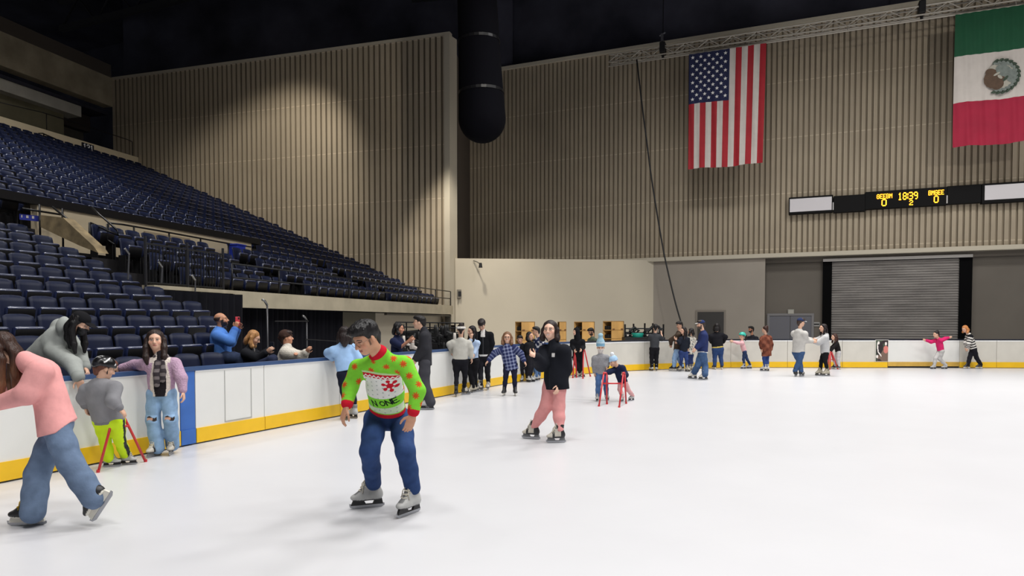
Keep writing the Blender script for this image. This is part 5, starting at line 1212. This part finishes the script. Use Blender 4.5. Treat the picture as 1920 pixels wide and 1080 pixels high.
person('smiling person in large black jacket and pink joggers gliding on hockey skates',9.4,226,(1031,619),(1040,655),(1042,698),(1015,684,-.1),(1006,669,-.32),(1060,692,-.02),(1049,722,-.12),
 rf=(997,823,158),lf=(1044,830,188),rk=(1025,760,.02),lk=(1047,762,-.05),look=(252,2),q=.95,hq=1.04,skin=(232,188,164),hair=dict(col=(42,30,28),style='bob',len=.035,fwd=.0),face=dict(glasses=True,smile=True,lips=(196,108,104)),
 hands=dict(r=dict(dir=(-.7,-.3,.45),palm=(0,-.6,.6),curl=.5)),top=dict(col=(25,27,34),bulk=.038,hem=.24,collar=.05,hemr=1.15,sleeve=1.15,fn=fn_zip((34,36,42),(.075,.5))),pants=dict(col=(222,152,150),w=.92,style='baggy',mat=MCLOTH,len=.0),skates='hockey')
person('person in black headscarf and black coat holding a red skating aid beside the boards',20.8,262,(1080,622),(1083,639),(1083,670),(1073,650),(1077,657,-.3),(1093,651),(1090,656,-.3),
 rf=(1083,707,215),lf=(1091,706.5,310),look=(215,0),q=.85,hat=dict(kind='hijab',col=(20,20,23)),top=dict(name='coat',col=(22,22,26),bulk=.03,hem=.1,fn=None),pants=dict(col=(24,24,28),style='straight',mat=MCLOTH),skates='beige')
person('person in olive green jacket looking down behind the boards by the shelf units',23.6,205,(1108,622),(1111,637),(1112,664),(1103,650,-.15),(1101,653,-.25),(1119,650),(1112,655,-.25),
 rf=(1110,694,200),lf=(1114,693,200),look=(205,-25),q=.94,skin=(198,148,120),hair=dict(col=(30,24,24),style='short'),face=dict(beard=(60,48,42)),top=dict(col=(82,92,78),bulk=.035,hem=.05),pants=dict(col=(50,52,58)),skates='black')
person('child in grey fleece jacket and tall pale blue knit hat with a pompom',14.4,268,(1126,652),(1126,670),(1128,700),(1115,684),(1115,698),(1138,678),(1138,688,-.1),
 rf=(1120,752,250),lf=(1138,750,285),look=(265,-8),q=.68,hq=.9,face=dict(mask=(214,206,200)),hat=dict(kind='tall',col=(120,164,190),fn=fn_knit((176,200,212),(150,184,200))),top=dict(col=(142,142,146),bulk=.03,hem=.02,mat=MFLEECE),pants=dict(col=(72,102,146),style='straight'),skates='grey')
c23=person('small child in navy coat and light blue pompom hat gripping a red skating aid',13.8,222,(1150,678,-.05),(1160,690),(1168,717),(1143,697,-.1),(1134,700,-.25),(1173,703,-.1),(1169,702,-.3),
 rf=(1166,753,235),lf=(1184,751,210),rk=(1162,730),lk=(1178,731),look=(205,-20),q=.56,hq=.84,hat=dict(kind='beanie',col=(164,196,226),pom=True,fn=lambda P,c,x,y,z:c.__setitem__(z>.15,LC((220,226,232)))),top=dict(name='coat',col=(32,38,64),bulk=.03,hem=.03),pants=dict(col=(216,166,166),style='straight',mat=MCLOTH),skates='grey')
c24=person('person in dark grey T-shirt and black trousers filming at the boards, back turned',22.9,92,(1229,615),(1228,629),(1227,654),(1243,637,.1),(1240,625,.35),(1216,637,.1),(1224,627,.35),
 rf=(1231,695.5,70),lf=(1221,695.5,110),look=(80,-5),q=.9,hair=dict(col=(24,22,22),style='short'),top=dict(name='shirt',col=(60,62,66),bulk=.02,hem=-.04,short=True),pants=dict(col=(22,22,26),style='straight',mat=MCLOTH),skates='grey')
phone(c24,'r','tiny dark phone raised by the person in dark grey T-shirt',(34,34,40),tv=(1,.1))
person('person in brown jumper and pale jeans resting an arm on the far boards',22.95,160,(1274,610),(1272,627),(1270,658),(1284,640,-.1),(1271,642,-.25),(1258,638,0),(1258,646,.1),
 rf=(1276,695,150),lf=(1262,695.5,140),look=(200,-15),q=.99,skin=(206,160,134),hair=dict(col=(28,24,24),style='short'),top=dict(name='jumper',col=(72,60,50),bulk=.025,hem=-.0),pants=dict(col=(140,170,206),style='straight'),skates='black')
person('person in black top and dark jeans with long dark hair, beside the brown jumper',22.6,290,(1281,620),(1283,634),(1281,661),(1274,643,-.1),(1269,638,-.1),(1291,643),(1290,653),
 rf=(1275,696.5,235),lf=(1289,697,300),look=(200,-5),q=.87,hair=dict(col=(32,24,24),style='long',len=.26),top=dict(name='top',col=(28,32,42),bulk=.012,hem=-.04),pants=dict(col=(44,60,106),style='skinny'),skates='beige')
person('person in white patterned cardigan with dark hair, behind the navy cap',23.1,120,(1295,622),(1295,635),(1294,661),(1300,646),(1299,655),(1289,647),(1290,655),
 rf=(1297,694.5,100),lf=(1291,694.5,130),look=(140,-5),q=.83,hair=dict(col=(24,20,22),style='bob',len=.05),top=dict(name='cardigan',col=(204,198,188),bulk=.03,hem=.07,fn=fn_print([(120,126,120),(150,140,128)],36)),pants=dict(col=(40,52,92),style='skinny'),skates='beige')
person('person in navy jacket, jeans and navy cap with white brim skating to the left',19.6,170,(1314,609),(1319,627),(1317,662),(1313,642),(1305,653),(1317,642),(1306,653,-.2),
 rf=(1299,710,180),lf=(1319,712,180),rk=(1308,686),lk=(1322,687),look=(182,-3),q=.97,bw_=1.18,hair=dict(col=(50,40,36),style='short'),hat=dict(kind='cap',col=(40,52,92),brim=(220,218,216)),face=dict(beard=(70,54,46)),top=dict(col=(40,50,92),bulk=.035,hem=-.01,fn=fn_skirtline((214,212,210),.035)),pants=dict(col=(66,90,126),style='wide',len=.05),skates='white')
person('broad person in black hoodie and blue jeans with back turned at the far boards',23.6,92,(1344,613),(1343,628),(1346,655),(1360,632,.05),(1356,642,.25),(1330,633,.05),(1334,642,.25),
 rf=(1353,692.5,80),lf=(1339,692.5,100),look=(70,-5),q=.93,bw_=1.2,hair=dict(col=(26,22,22),style='bob',len=.05),top=dict(name='hoodie',col=(27,27,32),bulk=.035,hem=-.06,fn=fn_skirtline((206,182,96),.05)),pants=dict(col=(46,68,112),style='straight',w=1.1),skates='black')
person('child in teal helmet and pink top reaching along the far boards',24.0,166,(1391,630),(1391,642),(1396,660),(1383,643),(1375,640),(1383,643),(1375,641),
 rf=(1405,691,170),lf=(1394,691.5,180),rk=(1401,674),lk=(1394,674),look=(178,0),q=.68,hq=.88,hair=dict(col=(40,30,28),style='tail'),hat=dict(kind='helmet',col=(62,190,170)),top=dict(name='top',col=(226,176,180),bulk=.015,hem=-.03),pants=dict(col=(44,58,92),style='skinny'),skates='grey')
person('bearded person in black jacket standing behind the far boards',26.6,215,(1408,618),(1411,633),(1411,657),(1403,645),(1404,652),(1419,645),(1418,652),
 rf=(1409,683,210),lf=(1413,683,210),look=(190,0),q=.95,skin=(176,124,98),hair=dict(col=(24,22,22),style='short'),face=dict(beard=(28,24,24)),top=dict(col=(36,37,44),bulk=.03,hem=.04),pants=dict(col=(40,40,46)),skates='black')
person('person in long rust brown coat with a dark bun, back turned to the camera',22.9,118,(1434,618),(1436,633),(1437,658),(1445,646),(1445,656),(1428,645),(1428,653),
 rf=(1438,695.5,105),lf=(1432,695.5,140),look=(130,0),q=.87,hair=dict(col=(58,36,30),style='bun'),top=dict(name='coat',col=(116,66,50),bulk=.045,hem=.2,hemr=1.1,fn=fn_print([(92,50,40),(140,86,68)],24)),pants=dict(col=(50,72,130),style='skinny'),skates='white')
person('tall person in pale grey hoodie, jeans and navy cap reaching out to a friend',20.6,25,(1502,605),(1499,624),(1497,661),(1510,638,-.1),(1523,640,-.1),(1510,636),(1522,637,.1),
 rf=(1492,706,55),lf=(1503,706,40),look=(10,-4),q=1.03,bw_=1.08,hair=dict(col=(60,46,40),style='short'),hat=dict(kind='cap',col=(40,50,84),brim=(224,222,220)),top=dict(name='hoodie',col=(186,183,178),bulk=.04,hem=.0,hood=True),pants=dict(col=(60,84,122),style='straight'),skates='hockey')
person('person in grey hoodie and black leggings facing the tall grey hoodie',20.9,166,(1543,615),(1546,631),(1547,662),(1533,638),(1524,638),(1535,642,-.1),(1526,641,-.1),
 rf=(1536,704,190),lf=(1549,705,180),look=(182,-2),q=.93,hair=dict(col=(32,24,26),style='long',len=.14,fwd=.02),top=dict(name='hoodie',col=(184,184,184),bulk=.04,hem=.0,hood=True),pants=dict(col=(24,24,28),style='leggings',mat=MCLOTH),skates='beige')
person('child with long brown hair, black top and pale trousers pushing a skating aid',23.7,166,(1564,632),(1568,643),(1572,661),(1560,651),(1557,658),(1562,652),(1558,659,-.15),
 rf=(1564,692,180),lf=(1571,692.5,180),look=(183,-8),q=.74,hq=.9,hair=dict(col=(66,42,36),style='long',len=.18),top=dict(name='top',col=(30,26,28),bulk=.015,hem=-.03),pants=dict(col=(196,194,194),style='straight',mat=MCLOTH),skates='black')
person('child in bright pink jacket and pale grey trousers with both arms stretched out',23.9,180,(1755,627,-.05),(1760,637),(1764,658),(1746,641,.05),(1736,638,.05),(1772,635),(1779,633),
 rf=(1750,692,182),lf=(1771,692,178),rk=(1754,672),lk=(1762,673),look=(185,-10),q=.75,hq=.9,hair=dict(col=(34,26,28),style='bun'),top=dict(col=(208,44,104),bulk=.025,hem=-.02),pants=dict(col=(186,184,182),style='straight',mat=MCLOTH),skates='grey')
person('person with ginger hair in black and white striped jumper bending forward by the boards',23.8,160,(1809,617,-.05),(1817,629),(1825,655),(1811,643,.05),(1812,651,.05),(1816,644),(1814,652,-.1),
 rf=(1813,691.5,182),lf=(1836,691.5,176),rk=(1818,671),lk=(1831,671),look=(192,-28),q=.87,hair=dict(col=(196,130,76),style='bob',len=.03),top=dict(name='jumper',col=(24,24,28),bulk=.03,hem=.0,fn=fn_stripes),pants=dict(col=(28,28,34),style='straight'),skates='black')
# skating aids
def gz(px,py): return ground(px,py)
Zc=7.72
aid('red skating aid held by the child in neon trousers',[(depth(222,770,Zc-.13),gz(184,886),gz(273,866)),(depth(163,767,Zc+.1),gz(157,872),gz(196,858))],[(depth(232,799,Zc-.02),depth(181,796,Zc+.3)),(depth(226,799,Zc-.12),depth(241,799,Zc-.05))])
Zc=13.6
aid('red skating aid gripped by the small child in navy coat',[(depth(1133,699,Zc),gz(1123,762),gz(1138,758)),(depth(1169,699,Zc),gz(1161,764),gz(1174,757))],[(depth(1129,719,Zc-.05),depth(1167,719,Zc-.05))],.017)
Zc=20.4
aid('red skating aid in front of the person in black headscarf',[(depth(1078,656,Zc),gz(1074,709),gz(1081,708)),(depth(1094,656,Zc),gz(1093,710),gz(1107,706))],[(depth(1078,658,Zc),depth(1094,658,Zc))],.02)
Zc=23.6
aid('red skating aid pushed by the child with long brown hair',[(depth(1558,660,Zc),gz(1556,693),gz(1571,692.5)),(depth(1556,660,Zc+.3),gz(1552,692),gz(1567,691.5))],[(depth(1561,674,Zc),depth(1559,674,Zc+.3))],.02)
# ---------------------------------------------------------------- light
import mathutils
def area(loc,rot,sx_,sy_,e,col=(1,1,1),spread=180):
    l=bpy.data.lights.new('rink_or_fill_light','AREA'); l.shape='RECTANGLE'; l.size=sx_; l.size_y=sy_; l.energy=e; l.color=col; l.spread=math.radians(spread)
    o=bpy.data.objects.new('rink_or_fill_light',l); COL.objects.link(o); o.location=loc; o.rotation_euler=rot; return o
def spot(loc,to,e,ang,blend=.6,col=(1,.93,.82),r=.3):
    l=bpy.data.lights.new('wall_spot','SPOT'); l.energy=e; l.spot_size=math.radians(ang); l.spot_blend=blend; l.color=col; l.shadow_soft_size=r
    o=bpy.data.objects.new('wall_spot',l); COL.objects.link(o); o.location=loc
    o.rotation_euler=(mathutils.Vector(to)-mathutils.Vector(loc)).to_track_quat('-Z','Y').to_euler(); return o
for x in (-3,4,11):
    for y in (-2,6,14,22): area((x,y,16.5),(0,0,0),2.2,2.2,545,(1,.985,.965),145)
for x in (-1,6,13): area((x,24.5,13),(-.25,0,0),2.2,2.2,150,(1,.985,.965),80)  # extra unseen lamps added to brighten the far ice
spot((-13.4,24.9,11.2),(-14.3,28.0,4.4),2600,62,.85)
spot((-18.5,21.5,15.5),(-24.2,26.6,8.0),2600,64,.7)
spot((-3,14,12),(-19.5,27.6,8.5),1700,52,.9)
spot((16,4,14),(10,33,9.5),4000,64,.9,(1,.95,.87))
spot((0,10,12),(-10.6,30.8,1.9),5200,25,.6,(1,.96,.9),.15)
spot((10,12,12),(2,33,2.0),700,34,.7,(1,.96,.9),.15)
for p,e_ in (((-20,6,19),720),((-19,14,19),720),((-13,4,17),220)): area(p,(0,.25,0),1,1,e_,(1,.97,.93),120)  # unseen fill lamps added to lift the stands and spark seat glints
w=bpy.data.worlds.new('world'); S.world=w; w.use_nodes=True
w.node_tree.nodes['Background'].inputs[0].default_value=(.9,.93,1,1); w.node_tree.nodes['Background'].inputs[1].default_value=.12
S.view_settings.view_transform='Standard'; S.view_settings.look='None'; S.view_settings.exposure=0
S.cycles.use_denoising=True
S.cycles.max_bounces=6; S.cycles.diffuse_bounces=3; S.cycles.glossy_bounces=3
